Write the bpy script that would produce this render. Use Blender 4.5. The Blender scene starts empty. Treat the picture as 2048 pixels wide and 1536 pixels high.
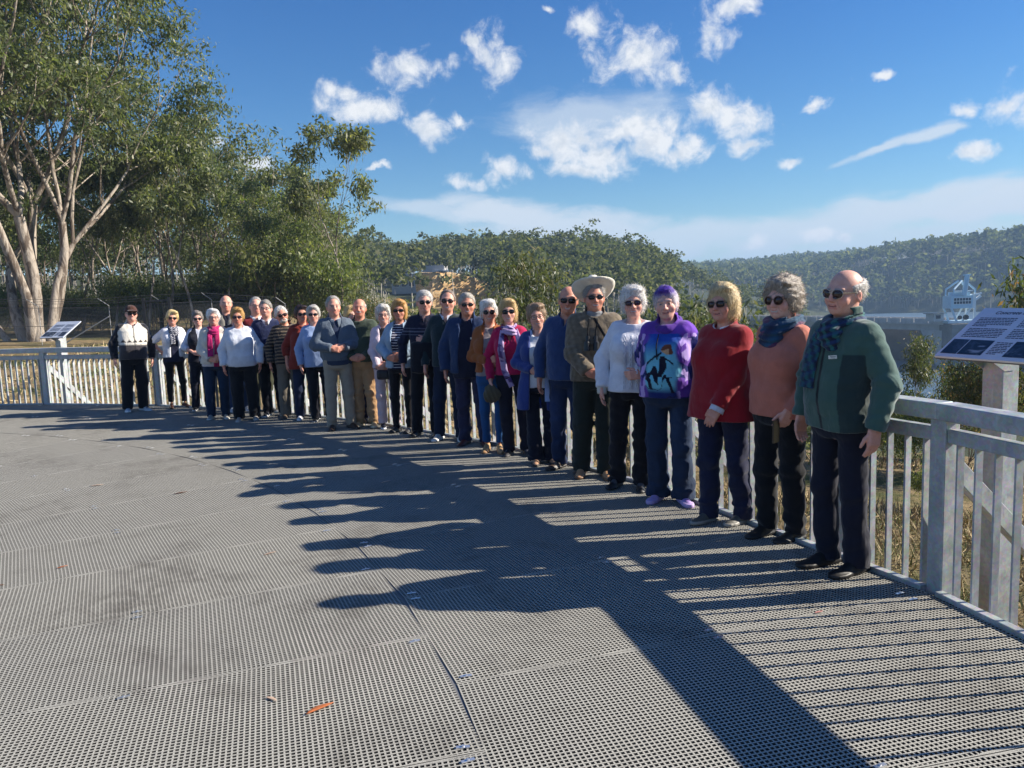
import bpy, math, random
import numpy as np
from mathutils import Vector, Matrix

scene = bpy.context.scene
COL = scene.collection
rad = math.radians

# ------------------------------------------------------------------ camera
CAM_H, PITCH, ROLL = 1.70, rad(6.6), rad(2.1)
fwd = Vector((0, math.cos(PITCH), -math.sin(PITCH)))
rgt = Vector((1, 0, 0))
upv = rgt.cross(fwd)
ax = math.cos(ROLL) * rgt - math.sin(ROLL) * upv
ay = math.sin(ROLL) * rgt + math.cos(ROLL) * upv
cam_d = bpy.data.cameras.new('camera')
cam = bpy.data.objects.new('camera', cam_d)
COL.objects.link(cam)
m = Matrix.Identity(4)
for i in range(3):
    m[i][0], m[i][1], m[i][2] = ax[i], ay[i], -fwd[i]
m[2][3] = CAM_H
cam.matrix_world = m
cam_d.sensor_width = 36.0
cam_d.lens = 36.0 * 1538.0 / 2048.0
cam_d.clip_start, cam_d.clip_end = 0.05, 20000
scene.camera = cam

# ------------------------------------------------------------------ light
SUN_EL, SUN_AZ = rad(30.0), rad(4.0)          # azimuth measured from +X towards +Y
sun_dir = Vector((math.cos(SUN_EL) * math.cos(SUN_AZ), math.cos(SUN_EL) * math.sin(SUN_AZ), math.sin(SUN_EL)))
sd = bpy.data.lights.new('sun', 'SUN')
sd.energy, sd.angle, sd.color = 5.0, rad(0.53), (1.0, 0.92, 0.79)
so = bpy.data.objects.new('sun', sd)
COL.objects.link(so)
so.rotation_euler = sun_dir.to_track_quat('Z', 'Y').to_euler()

world = bpy.data.worlds.new('World')
scene.world = world
world.use_nodes = True
wt = world.node_tree
wt.nodes.clear()


class NT:
    """tiny node-tree helper"""
    def __init__(self, tree):
        self.t = tree

    def n(self, typ, **kw):
        nd = self.t.nodes.new(typ)
        for k, v in kw.items():
            setattr(nd, k, v)
        return nd

    def put(self, sock, v):
        if v is None:
            return
        if isinstance(v, (int, float)):
            sock.default_value = v
        elif isinstance(v, (tuple, list)):
            v = tuple(v)
            if sock.type == 'RGBA' and len(v) == 3:
                v = v + (1.0,)
            sock.default_value = v
        else:
            self.t.links.new(v, sock)

    def math(self, op, a, b=None, c=None, clamp=False):
        nd = self.n('ShaderNodeMath', operation=op)
        nd.use_clamp = clamp
        for i, v in enumerate((a, b, c)):
            self.put(nd.inputs[i], v)
        return nd.outputs[0]

    def vmath(self, op, a, b=None, c=None):
        nd = self.n('ShaderNodeVectorMath', operation=op)
        for i, v in enumerate((a, b, c)):
            if i < len(nd.inputs):
                self.put(nd.inputs[i], v)
        return nd.outputs['Value'] if op in ('LENGTH', 'DOT_PRODUCT', 'DISTANCE') else nd.outputs[0]

    def mix(self, f, a, b, blend='MIX'):
        nd = self.n('ShaderNodeMix', data_type='RGBA', blend_type=blend)
        self.put(nd.inputs[0], f)
        self.put(nd.inputs[6], a)
        self.put(nd.inputs[7], b)
        return nd.outputs[2]

    def noise(self, vec, scale, detail=4.0, rough=0.55, dist=0.0, out=0, lac=2.0):
        nd = self.n('ShaderNodeTexNoise')
        if vec is not None:
            self.put(nd.inputs['Vector'], vec)
        nd.inputs['Scale'].default_value = scale
        nd.inputs['Detail'].default_value = detail
        nd.inputs['Roughness'].default_value = rough
        nd.inputs['Distortion'].default_value = dist
        nd.inputs['Lacunarity'].default_value = lac
        return nd.outputs[out]

    def ramp(self, f, stops, interp='LINEAR'):
        nd = self.n('ShaderNodeValToRGB')
        cr = nd.color_ramp
        cr.interpolation = interp
        while len(cr.elements) < len(stops):
            cr.elements.new(0.5)
        for e, (p, c) in zip(cr.elements, stops):
            e.position = p
            e.color = (c, c, c, 1) if isinstance(c, (int, float)) else tuple(c) + (1,)
        self.put(nd.inputs[0], f)
        return nd.outputs[0]

    def smooth(self, v, a, b, lo=0.0, hi=1.0):
        nd = self.n('ShaderNodeMapRange', interpolation_type='SMOOTHSTEP')
        for i, x in enumerate((v, a, b, lo, hi)):
            self.put(nd.inputs[i], x)
        return nd.outputs[0]

    def mapping(self, vec, loc=(0, 0, 0), rot=(0, 0, 0), scale=(1, 1, 1)):
        nd = self.n('ShaderNodeMapping')
        self.put(nd.inputs[0], vec)
        nd.inputs[1].default_value = loc
        nd.inputs[2].default_value = rot
        nd.inputs[3].default_value = scale
        return nd.outputs[0]


W = NT(wt)
sky = W.n('ShaderNodeTexSky', sky_type='NISHITA')
sky.sun_disc = False
sky.sun_elevation = SUN_EL
sky.sun_rotation = math.pi / 2 - SUN_AZ
sky.altitude = 100
sky.air_density, sky.dust_density, sky.ozone_density = 1.0, 0.15, 4.0
SKY_STRENGTH = 0.052
tc = W.n('ShaderNodeTexCoord')
dirv = tc.outputs['Generated']
sep = W.n('ShaderNodeSeparateXYZ')
W.put(sep.inputs[0], dirv)
az = W.math('DIVIDE', W.math('ARCTAN2', sep.outputs[0], sep.outputs[1]), rad(1))
el = W.math('DIVIDE', W.math('ARCSINE', sep.outputs[2]), rad(1))
comb = W.n('ShaderNodeCombineXYZ')
W.put(comb.inputs[0], az)
W.put(comb.inputs[1], el)
ae = comb.outputs[0]                      # degrees: azimuth, elevation
# warp the coordinates so that cloud outlines are ragged
wv = W.noise(W.vmath('SCALE', ae, None), 0.22, 5.0, 0.6, out=1)
for nd in wt.nodes:
    if nd.bl_idname == 'ShaderNodeVectorMath' and nd.operation == 'SCALE':
        nd.inputs[3].default_value = 1.0
warp = W.vmath('MULTIPLY', W.vmath('SUBTRACT', wv, (0.5, 0.5, 0.5)), (4.0, 3.0, 0.0))
aew = W.vmath('ADD', ae, warp)


def blob(a, e, ra, re, rot=0.0, vec=None):
    v = W.vmath('SUBTRACT', vec if vec is not None else aew, (a, e, 0))
    if rot:
        nd = W.n('ShaderNodeVectorRotate', rotation_type='Z_AXIS')
        W.put(nd.inputs['Vector'], v)
        nd.inputs['Angle'].default_value = -rad(rot)
        v = nd.outputs[0]
    v = W.vmath('MULTIPLY', v, (1.0 / ra, 1.0 / re, 0))
    return W.math('SUBTRACT', 1.0, W.vmath('LENGTH', v))


def pix_ae(x, y):
    d = fwd + ax * ((x - 1024) / 1538.0) - ay * ((y - 768) / 1538.0)
    d.normalize()
    return math.degrees(math.atan2(d.x, d.y)), math.degrees(math.asin(d.z))


def vmax(lst):
    r = lst[0]
    for q in lst[1:]:
        r = W.math('MAXIMUM', r, q)
    return r


# cumulus: direction of the centre (given by where it stands in the view), half sizes in degrees, tilt
CUM = [(1210, 312, 3.2, 1.6, 0), (1260, 255, 2.6, 1.2, 5), (1345, 262, 2.4, 1.4, 10), (1180, 270, 2.4, 1.3, -10), (1085, 300, 1.8, 1.0, -10), (735, 205, 3.9, 1.35, 0), (820, 135, 3.0, 1.3, 10), (680, 180, 1.5, .9, 0), (865, 258, 2.0, 1.1, -18), (922, 238, .9, .7, -40),
       (985, 115, 2.1, 1.5, -40), (955, 90, 1.2, .6, -40), (1180, 45, 1.7, 1.7, 0), (1270, 105, 2.8, 2.2, 0), (1340, 140, 1.9, 1.0, -20),
       (1430, 65, 1.6, 1.7, 20), (1480, 15, 1.8, 1.0, 20), (1125, 290, 3.0, 1.9, -22), (1150, 335, 2.8, .9, -5), (1300, 290, 3.4, 1.5, -5),
       (1370, 310, 3.0, 1.1, 5), (1420, 225, 2.6, 1.7, 15), (1470, 240, 2.1, 2.1, 0), (1495, 295, 1.5, .8, 10), (1010, 340, 1.8, 1.1, -10),
       (930, 365, 1.6, .7, -10), (1640, 215, 1.2, .45, 0), (1585, 308, 1.0, .5, 0), (1945, 208, 1.2, .6, 0), (2035, 210, 1.7, 1.3, 0),
       (1940, 302, 1.4, .6, 0), (1755, 153, 1.0, .3, 0), (505, 327, 1.8, .6, 0), (440, 280, 1.3, .6, -10), (1650, 470, 1.6, .6, 0),
       (1515, 485, .9, .5, 0), (1700, 478, .8, .4, 0), (1100, 12, .7, .5, 0), (750, 330, .8, .25, 0)]
mask = vmax([blob(*pix_ae(x, y), ra * 1.0, re * 1.0, r) for x, y, ra, re, r in CUM])
# the rest of the sky carries the same scattered cumulus
other = W.math('SUBTRACT', W.noise(W.vmath('MULTIPLY', dirv, (1, 1, 2.2)), 3.2, 2.0, 0.5), 0.60)
outside = W.smooth(W.math('ABSOLUTE', az), 40.0, 55.0)
above = W.smooth(el, 30.0, 40.0)
offv = W.math('MULTIPLY', W.math('MAXIMUM', outside, above), W.smooth(el, 1.0, 12.0))
mask = W.math('MAXIMUM', mask, W.math('SUBTRACT', W.math('MULTIPLY', other, 8.0), W.smooth(offv, 0.0, 1.0, 9.0, 0.0)))
nz = W.noise(ae, 0.50, 10.0, 0.64, 0.35)
dens = W.math('ADD', mask, W.math('MULTIPLY', W.math('SUBTRACT', nz, 0.5), 2.9))
cum = W.math('MULTIPLY', W.smooth(dens, -0.06, 0.98), 0.97)
# thin veil above the big cloud and bright streaks near the skyline
streak_v = W.vmath('ADD', ae, W.vmath('MULTIPLY', warp, (1.2, 0.25, 0)))
VEIL = [(1180, 235, 8.0, 2.4, 4, .6), (1020, 430, 8.5, 1.5, -8, .95), (1150, 460, 11.0, 1.9, -6, .9), (1350, 480, 10.0, 1.9, 0, .8),
        (1650, 455, 12.0, 2.0, 8, .85), (1850, 410, 10.0, 1.5, 10, .9), (2048, 385, 9.0, 1.6, 10, .95), (1800, 480, 12., 1.6, 2, .7),
        (1780, 290, 4.6, .42, 16, .75), (1850, 268, 2.6, .5, 10, .8), (1560, 520, 7.0, 1.5, 0, .7), (880, 425, 5.0, .9, -12, .7)]
veil = None
vn = W.noise(W.vmath('MULTIPLY', streak_v, (0.35, 1.0, 1.0)), 0.55, 6.0, 0.6, 0.4)
for x, y, ra, re, r, s in VEIL:
    b = blob(*pix_ae(x, y), ra, re, r, streak_v)
    q = W.math('MULTIPLY', W.smooth(W.math('ADD', b, W.math('MULTIPLY', W.math('SUBTRACT', vn, 0.5), 1.3)), 0.0, 0.65), s)
    veil = q if veil is None else W.math('MAXIMUM', veil, q)
# low bank of pale cloud keeps going round the horizon
bank = W.math('MULTIPLY', W.math('MULTIPLY', W.smooth(W.math('ABSOLUTE', az), 36.0, 50.0), W.smooth(el, 14.0, 3.0)),
              W.smooth(vn, 0.35, 0.7, 0.0, 0.5))
veil = W.math('MAXIMUM', veil, bank)
# cloud colour: lit side towards the sun, grey-blue body
sh_v = W.vmath('ADD', ae, (0.9, 1.1, 0))
nz2 = W.noise(sh_v, 0.50, 7.0, 0.62, 0.35)
lit = W.smooth(W.math('SUBTRACT', nz, nz2), -0.14, 0.14)
deep = W.smooth(dens, 0.2, 1.3)
cl_col = W.mix(W.math('MULTIPLY', W.math('SUBTRACT', 1.0, lit), deep), (9.6, 9.7, 9.8), (6.0, 6.7, 7.6))
veil_col = (7.6, 8.3, 9.0)
gain = W.n('ShaderNodeHueSaturation')
W.put(gain.inputs['Color'], sky.outputs[0])
gain.inputs['Saturation'].default_value = 1.25
skyb = W.mix(1.0, gain.outputs[0], W.mix(W.smooth(el, 0.0, 26.0), (1.15, 1.25, 1.22), (0.74, 1.04, 1.36)), 'MULTIPLY')
skyc = W.mix(veil, skyb, veil_col)
skyc = W.mix(cum, skyc, cl_col)
bg = W.n('ShaderNodeBackground')
W.put(bg.inputs[0], skyc)
bg.inputs[1].default_value = SKY_STRENGTH
wo = W.n('ShaderNodeOutputWorld')
W.put(wo.inputs[0], bg.outputs[0])

vs = scene.view_settings
vs.view_transform, vs.look, vs.exposure, vs.gamma, vs.use_curve_mapping = 'Standard', 'None', 0.95, 1.0, False
cy = scene.cycles
cy.use_denoising = True
cy.max_bounces, cy.diffuse_bounces, cy.glossy_bounces = 6, 3, 2
cy.transmission_bounces, cy.transparent_max_bounces, cy.volume_bounces = 3, 12, 0
cy.sample_clamp_indirect = 6.0
cy.caustics_reflective = cy.caustics_refractive = False

# ------------------------------------------------------------------ helpers
def lin(c):
    return tuple(((v / 255.0) / 12.92 if v / 255.0 <= 0.04045 else ((v / 255.0 + 0.055) / 1.055) ** 2.4) for v in c)


def mesh_np(name, V, F, smooth=True, col=None):
    """V (n,3), F (m,3|4) numpy -> mesh"""
    me = bpy.data.meshes.new(name)
    V = np.asarray(V, np.float32)
    F = np.asarray(F, np.int32)
    k = F.shape[1]
    me.vertices.add(len(V))
    me.vertices.foreach_set('co', V.ravel())
    me.loops.add(F.size)
    me.loops.foreach_set('vertex_index', F.ravel())
    me.polygons.add(len(F))
    me.polygons.foreach_set('loop_start', np.arange(0, F.size, k, dtype=np.int32))
    me.polygons.foreach_set('loop_total', np.full(len(F), k, np.int32))
    if smooth:
        me.polygons.foreach_set('use_smooth', np.ones(len(F), bool))
    me.update(calc_edges=True)
    if col is not None:
        ca = me.color_attributes.new('Col', 'FLOAT_COLOR', 'POINT')
        c4 = np.ones((len(V), 4), np.float32)
        c4[:, :3] = col
        ca.data.foreach_set('color', c4.ravel())
    return me


class MB:
    """collects boxes, bars, tubes, prisms into one mesh"""
    def __init__(self):
        self.v, self.f = [], []

    def add(self, vs, fs):
        o = len(self.v)
        self.v += [tuple(q) for q in vs]
        self.f += [tuple(i + o for i in f) for f in fs]
        return self

    def box(self, c, s, rz=0.0):
        cx, cy_, cz = c
        a, b, h = s[0] / 2, s[1] / 2, s[2] / 2
        co, si = math.cos(rz), math.sin(rz)
        vs = []
        for z in (-h, h):
            for x, y in ((-a, -b), (a, -b), (a, b), (-a, b)):
                vs.append((cx + x * co - y * si, cy_ + x * si + y * co, cz + z))
        return self.add(vs, [(3, 2, 1, 0), (4, 5, 6, 7), (0, 1, 5, 4), (1, 2, 6, 5), (2, 3, 7, 6), (3, 0, 4, 7)])

    def bar(self, p0, p1, w, h, up=(0, 0, 1)):
        """box-section bar from p0 to p1; w across, h along 'up'"""
        p0, p1 = Vector(p0), Vector(p1)
        d = (p1 - p0).normalized()
        s = d.cross(Vector(up))
        if s.length < 1e-4:
            s = d.cross(Vector((1, 0, 0)))
        s.normalize()
        u = s.cross(d).normalized()
        vs = []
        for p in (p0, p1):
            for a, b in ((-1, -1), (1, -1), (1, 1), (-1, 1)):
                vs.append(p + s * (a * w / 2) + u * (b * h / 2))
        return self.add(vs, [(3, 2, 1, 0), (4, 5, 6, 7), (0, 1, 5, 4), (1, 2, 6, 5), (2, 3, 7, 6), (3, 0, 4, 7)])

    def tube(self, pts, rads, n=8, cap=True):
        pts = [Vector(p) for p in pts]
        rings = []
        prev = None
        for i, p in enumerate(pts):
            d = (pts[min(i + 1, len(pts) - 1)] - pts[max(i - 1, 0)]).normalized()
            ref = prev if prev is not None else (Vector((1, 0, 0)) if abs(d.x) < .9 else Vector((0, 1, 0)))
            s = (ref - d * ref.dot(d)).normalized()
            prev = s
            t = d.cross(s)
            r = rads[i] if isinstance(rads, (list, tuple)) else rads
            rings.append([p + s * (r * math.cos(2 * math.pi * k / n)) + t * (r * math.sin(2 * math.pi * k / n)) for k in range(n)])
        vs = [q for rg in rings for q in rg]
        fs = []
        for i in range(len(rings) - 1):
            for k in range(n):
                a, b = i * n + k, i * n + (k + 1) % n
                fs.append((a, b, b + n, a + n))
        if cap:
            fs.append(tuple(range(n - 1, -1, -1)))
            fs.append(tuple((len(rings) - 1) * n + k for k in range(n)))
        return self.add(vs, fs)

    def prism(self, poly, p0, ex, ey, ez, t):
        """polygon [(u,v)] in plane (ex,ey) at p0, thickness t along ez (both sides)"""
        p0, ex, ey, ez = map(Vector, (p0, ex, ey, ez))
        n = len(poly)
        vs = [p0 + ex * u + ey * v - ez * (t / 2) for u, v in poly] + [p0 + ex * u + ey * v + ez * (t / 2) for u, v in poly]
        fs = [tuple(range(n - 1, -1, -1)), tuple(range(n, 2 * n))]
        fs += [(i, (i + 1) % n, (i + 1) % n + n, i + n) for i in range(n)]
        return self.add(vs, fs)

    def mesh(self, name='m', smooth=False):
        me = bpy.data.meshes.new(name)
        me.from_pydata(self.v, [], self.f)
        if smooth:
            me.polygons.foreach_set('use_smooth', np.ones(len(me.polygons), bool))
        me.update()
        return me


def tag(o, label=None, cat=None, group=None, kind=None):
    if label: o['label'] = label
    if cat: o['category'] = cat
    if group: o['group'] = group
    if kind: o['kind'] = kind
    return o


def obj(name, me, mat=None, parent=None, loc=None, rz=None):
    if isinstance(me, MB):
        me = me.mesh(name)
    o = bpy.data.objects.new(name, me)
    COL.objects.link(o)
    if mat is not None:
        if len(me.materials) == 0:
            me.materials.append(mat)
    if parent is not None:
        o.parent = parent
    if loc is not None:
        o.location = loc
    if rz is not None:
        o.rotation_euler.z = rz
    return o


def empty(name, loc=(0, 0, 0), rz=0.0, label=None, cat=None, group=None):
    o = bpy.data.objects.new(name, None)
    COL.objects.link(o)
    o.location = loc
    o.rotation_euler.z = rz
    o.empty_display_size = 0.1
    return tag(o, label, cat, group)


def bevel(o, w=0.004, seg=2):
    b = o.modifiers.new('bevel', 'BEVEL')
    b.width, b.segments, b.limit_method = w, seg, 'ANGLE'
    return o


MATS = {}
def mat(name, base=(0.5, 0.5, 0.5), rough=0.7, metal=0.0, spec=0.5, build=None):
    if name in MATS:
        return MATS[name]
    mt = bpy.data.materials.new(name)
    mt.use_nodes = True
    T = NT(mt.node_tree)
    bs = mt.node_tree.nodes['Principled BSDF']
    bs.inputs['Base Color'].default_value = tuple(base) + (1,)
    bs.inputs['Roughness'].default_value = rough
    bs.inputs['Metallic'].default_value = metal
    bs.inputs['Specular IOR Level'].default_value = spec
    if build:
        build(T, bs)
    MATS[name] = mt
    return mt


def bump(T, bs, h, strength=0.3, dist=0.01):
    b = T.n('ShaderNodeBump')
    b.inputs['Strength'].default_value = strength
    b.inputs['Distance'].default_value = dist
    T.put(b.inputs['Height'], h)
    T.put(bs.inputs['Normal'], b.outputs[0])


def coords(T, kind='Object'):
    return T.n('ShaderNodeTexCoord').outputs[kind]


def noisy(name, c0, c1, scale, rough=0.8, metal=0.0, bstr=0.2, bscale=None, bdist=0.01, spec=0.4, kind='Object', detail=5, stretch=None, r2=None):
    def b(T, bs):
        v = coords(T, kind) if kind != 'World' else T.n('ShaderNodeNewGeometry').outputs['Position']
        if stretch:
            v = T.mapping(v, scale=stretch)
        n = T.noise(v, scale, detail, 0.6)
        f = T.ramp(n, [(0.3, 0.0), (0.7, 1.0)])
        T.put(bs.inputs['Base Color'], T.mix(f, c0, c1))
        if r2 is not None:
            T.put(bs.inputs['Roughness'], T.smooth(n, 0.3, 0.7, rough, r2))
        if bstr:
            bump(T, bs, T.noise(v, bscale or scale * 4, 4, 0.6), bstr, bdist)
    return mat(name, c0, rough, metal, spec, b)
# ------------------------------------------------------------------ terrain
AZK = [-180, -60, -40, -20, -12, -8, 0, 6, 10, 14, 18, 22, 26, 30, 36, 60, 180]
RK = [0, 8, 15, 25, 40, 70, 110, 180, 260, 340, 450, 560, 640, 750, 1000, 1400, 2600]
ZT = [
    [-.9] * 17,
    [-.9, -.8, -.7, -.7, -.8, -.9, -.9, -.9, -.9, -.9, -.9, -.9, -.95, -1., -1., -1., -.9],
    [-.7, -.5, -.5, -.5, -.6, -.8, -1.2, -1.3, -1.4, -1.5, -1.5, -1.5, -1.6, -1.6, -1.6, -1.6, -.8],
    [-.4, -.2, -.15, -.2, -.5, -1.4, -2.6, -3, -3, -3.2, -3.4, -3.4, -3.4, -3.4, -3.4, -3.4, -.6],
    [.2, .2, .2, .1, -.3, -2, -5, -6, -6, -6, -7, -7, -7, -7, -7, -7, 0],
    [.5, .5, .5, .5, 0, -4, -9, -11, -12, -12, -13, -14, -14, -14, -14, -12, 0],
    [2, 2, 2, 2, 1, -4, -8, -12, -14, -17, -20, -24, -24, -24, -24, -20, 2],
    [6, 6, 6, 5, 3, 0, 0, -3, -7, -15, -22, -26, -28, -28, -28, -20, 5],
    [12, 12, 12, 11, 9, 8.5, 10, 8, 4.5, -9, -16, -27, -30, -30, -30, -20, 12],
    [12, 12, 11, 10, 9, 8, 9, 8, 5, -4, -12, -22, -30, -30, -30, -10, 12],
    [12, 12, 10, 8, 6, 5, 5, 4, 2, -4, -12, -24, -30, -30, -30, 5, 12],
    [12, 12, 10, 8, 5, 3, 0, 0, 0, -4, -12, -24, -27, -27, -27, 10, 12],
    [12, 12, 12, 10, 6, 4, 2, 2, 2, 0, -6, -16, -22, -22, -22, 15, 12],
    [12, 15, 15, 12, 8, 6, 5, 5, 5, 6, 7, 9, 15, 24, 29, 34, 12],
    [15, 20, 20, 18, 14, 12, 12, 12, 15, 17, 20, 22, 24, 26, 29, 36, 15],
    [20, 22, 22, 20, 20, 20, 20, 22, 26, 30, 34, 37, 38, 38, 38, 38, 20],
    [10] * 17]
ZT = np.array(ZT, np.float64)
LRK = np.log1p(np.array(RK) / 6.0)


def wn(P, f, seed, n=4):
    """cheap smooth noise in about [-1,1]"""
    rg = np.random.RandomState(seed)
    out = 0
    for i in range(n):
        d = rg.normal(size=P.shape[1]); d /= np.linalg.norm(d)
        d2 = rg.normal(size=P.shape[1]); d2 /= np.linalg.norm(d2)
        k = f * (0.7 + 0.6 * rg.rand())
        out = out + np.sin(P @ (d * k).astype(P.dtype) + rg.rand() * 6.28 + 1.2 * np.sin(P @ (d2 * k * 0.6).astype(P.dtype) + rg.rand() * 6.28))
    return out / n * 1.4


def ground_z(x, y):
    x, y = np.atleast_1d(np.asarray(x, float)), np.atleast_1d(np.asarray(y, float))
    r = np.hypot(x, y)
    a = np.degrees(np.arctan2(x, y))
    i = np.clip(np.searchsorted(AZK, a) - 1, 0, len(AZK) - 2)
    k = np.array(AZK, float)
    fa = np.clip((a - k[i]) / (k[i + 1] - k[i]), 0, 1)
    lr = np.log1p(r / 6.0)
    j = np.clip(np.searchsorted(LRK, lr) - 1, 0, len(LRK) - 2)
    fr = np.clip((lr - LRK[j]) / (LRK[j + 1] - LRK[j]), 0, 1)
    fa = fa * fa * (3 - 2 * fa) * .6 + fa * .4
    z = (ZT[j, i] * (1 - fa) + ZT[j, i + 1] * fa) * (1 - fr) + (ZT[j + 1, i] * (1 - fa) + ZT[j + 1, i + 1] * fa) * fr
    P = np.stack([x, y], 1)
    z = z + wn(P, .5, 3) * np.clip(r / 200, .03, .12) + wn(P, .03, 4) * np.clip((r - 60) / 200, 0, 3.0)
    return z


def gz(x, y):
    return float(ground_z(x, y)[0])


def ground_mat():
    def b(T, bs):
        p = T.n('ShaderNodeNewGeometry').outputs['Position']
        n1 = T.noise(p, 0.35, 5, 0.6)
        n2 = T.noise(p, 3.5, 6, 0.7)
        n3 = T.noise(p, 22.0, 4, 0.7)
        c = T.mix(T.smooth(n2, .35, .68), (.36, .27, .145), (.17, .125, .07))
        c = T.mix(T.smooth(n1, .46, .62), c, (.075, .085, .03))
        c = T.mix(T.math('MULTIPLY', T.smooth(n3, .52, .72), .75), c, (.36, .27, .15))
        d = T.vmath('LENGTH', p)
        c = T.mix(T.smooth(d, 60, 130), c, (.060, .066, .030))
        bank = T.smooth(T.math('ADD', T.vmath('DISTANCE', T.vmath('MULTIPLY', p, (1, 1, 0)), (-17, 176, 0)), T.math('MULTIPLY', n1, 14.0)), 34, 22)
        c = T.mix(bank, c, T.mix(T.smooth(n2, .4, .6), (.40, .29, .15), (.22, .19, .09)))
        T.put(bs.inputs['Base Color'], c)
        bump(T, bs, T.math('ADD', n2, n3), 0.9, 0.05)
    return mat('dry_ground', rough=.95, spec=.1, build=b)


def make_ground():
    rs = np.concatenate([np.linspace(0.5, 30, 60), np.geomspace(31, 2600, 120)])
    angs = np.concatenate([np.arange(-180, -60, 6.0), np.arange(-60, 60, .75), np.arange(60, 180, 6.0)])
    A, Rr = np.meshgrid(np.radians(angs), rs)
    x, y = (Rr * np.sin(A)).ravel(), (Rr * np.cos(A)).ravel()
    z = ground_z(x, y)
    V = np.stack([x, y, z], 1)
    na = len(angs)
    i, j = np.meshgrid(np.arange(len(rs) - 1), np.arange(na), indexing='ij')
    a = i * na + j
    b = i * na + (j + 1) % na
    F = np.stack([a, a + na, b + na, b], -1).reshape(-1, 4)
    c = len(V)
    V = np.vstack([V, [[0, 0, -.9]]])
    me = mesh_np('ground', V, F)
    o = obj('ground', me, ground_mat())
    tag(o, 'dry grassy ground sloping away round the viewing deck to wooded hills', 'ground', kind='structure')
make_ground()

# lake
def water_b(T, bs):
    p = T.n('ShaderNodeNewGeometry').outputs['Position']
    bump(T, bs, T.noise(T.mapping(p, scale=(1, .5, 1)), .6, 4, .6), .8, .4)
lk = MB()
lk.add([(60, 150, -22), (1500, 150, -22), (1500, 900, -22), (60, 900, -22)], [(0, 1, 2, 3)])
o = obj('lake', lk, mat('water', (.10, .16, .22), .38, 0, .5, water_b))
tag(o, 'calm pale blue reservoir water behind the concrete bridge', 'lake', kind='structure')

# ------------------------------------------------------------------ deck
DC = Vector((-12.15, -.55, 0))
DR = 15.15
BAY = rad(9.825)
PAN = BAY / 2
TH0 = rad(17.7)
PITCHG, BW, BH = 0.0213, 0.0070, 0.025


def grating_b(T, bs):
    p = T.n('ShaderNodeNewGeometry').outputs['Position']
    n1 = T.noise(p, .75, 6, .7, .6)
    n2 = T.noise(p, 5.5, 4, .7, 1.0)
    n3 = T.noise(p, 260., 2, .6)
    oi = T.n('ShaderNodeObjectInfo').outputs['Random']
    base = T.mix(T.smooth(n3, .3, .7), (.30, .288, .252), (.54, .52, .455))
    base = T.mix(T.math('MULTIPLY', oi, .22), base, (.24, .24, .24))
    st = T.math('MULTIPLY', T.smooth(n1, .47, .68), T.smooth(n2, .34, .60))
    base = T.mix(T.math('MULTIPLY', st, .62), base, (.13, .115, .10))
    base = T.mix(T.math('MULTIPLY', T.smooth(n2, .60, .76), .35), base, (.19, .18, .13))
    T.put(bs.inputs['Base Color'], base)
    bump(T, bs, n3, .5, .002)
M_GRATE = mat('grit_grating', rough=.85, spec=.35, build=grating_b)
M_GRATE_SHADE = noisy('shaded_grating_side', (.05, .049, .046), (.085, .083, .077), 30., .7, bstr=0, kind='World')  # bar sides coloured darker to stand in for their unlit faces


def galv_b(T, bs):
    v = T.n('ShaderNodeNewGeometry').outputs['Position']
    n1 = T.noise(v, 7., 5, .65)
    vo = T.n('ShaderNodeTexVoronoi')
    T.put(vo.inputs['Vector'], v)
    vo.inputs['Scale'].default_value = 60.
    n2 = T.noise(T.mapping(v, scale=(8, 8, 1.2)), 5., 4, .6)
    c = T.mix(T.smooth(n1, .3, .7), (.33, .355, .365), (.48, .497, .505))
    c = T.mix(.14, c, vo.outputs['Color'], 'OVERLAY')
    c = T.mix(T.math('MULTIPLY', T.smooth(n2, .58, .74), .5), c, (.58, .60, .61))
    T.put(bs.inputs['Base Color'], c)
    T.put(bs.inputs['Roughness'], T.smooth(n1, .3, .7, .42, .62))
    bump(T, bs, n1, .08, .01)
M_GALV = mat('galvanised_steel', rough=.5, metal=.28, spec=.5, build=galv_b)
M_STEEL_DK = mat('dark_beam_steel', (.06, .065, .07), .7, .2)

deck = empty('deck', DC)
tag(deck, 'round viewing deck of grey grit-topped grating panels', 'deck', kind='structure')


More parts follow.
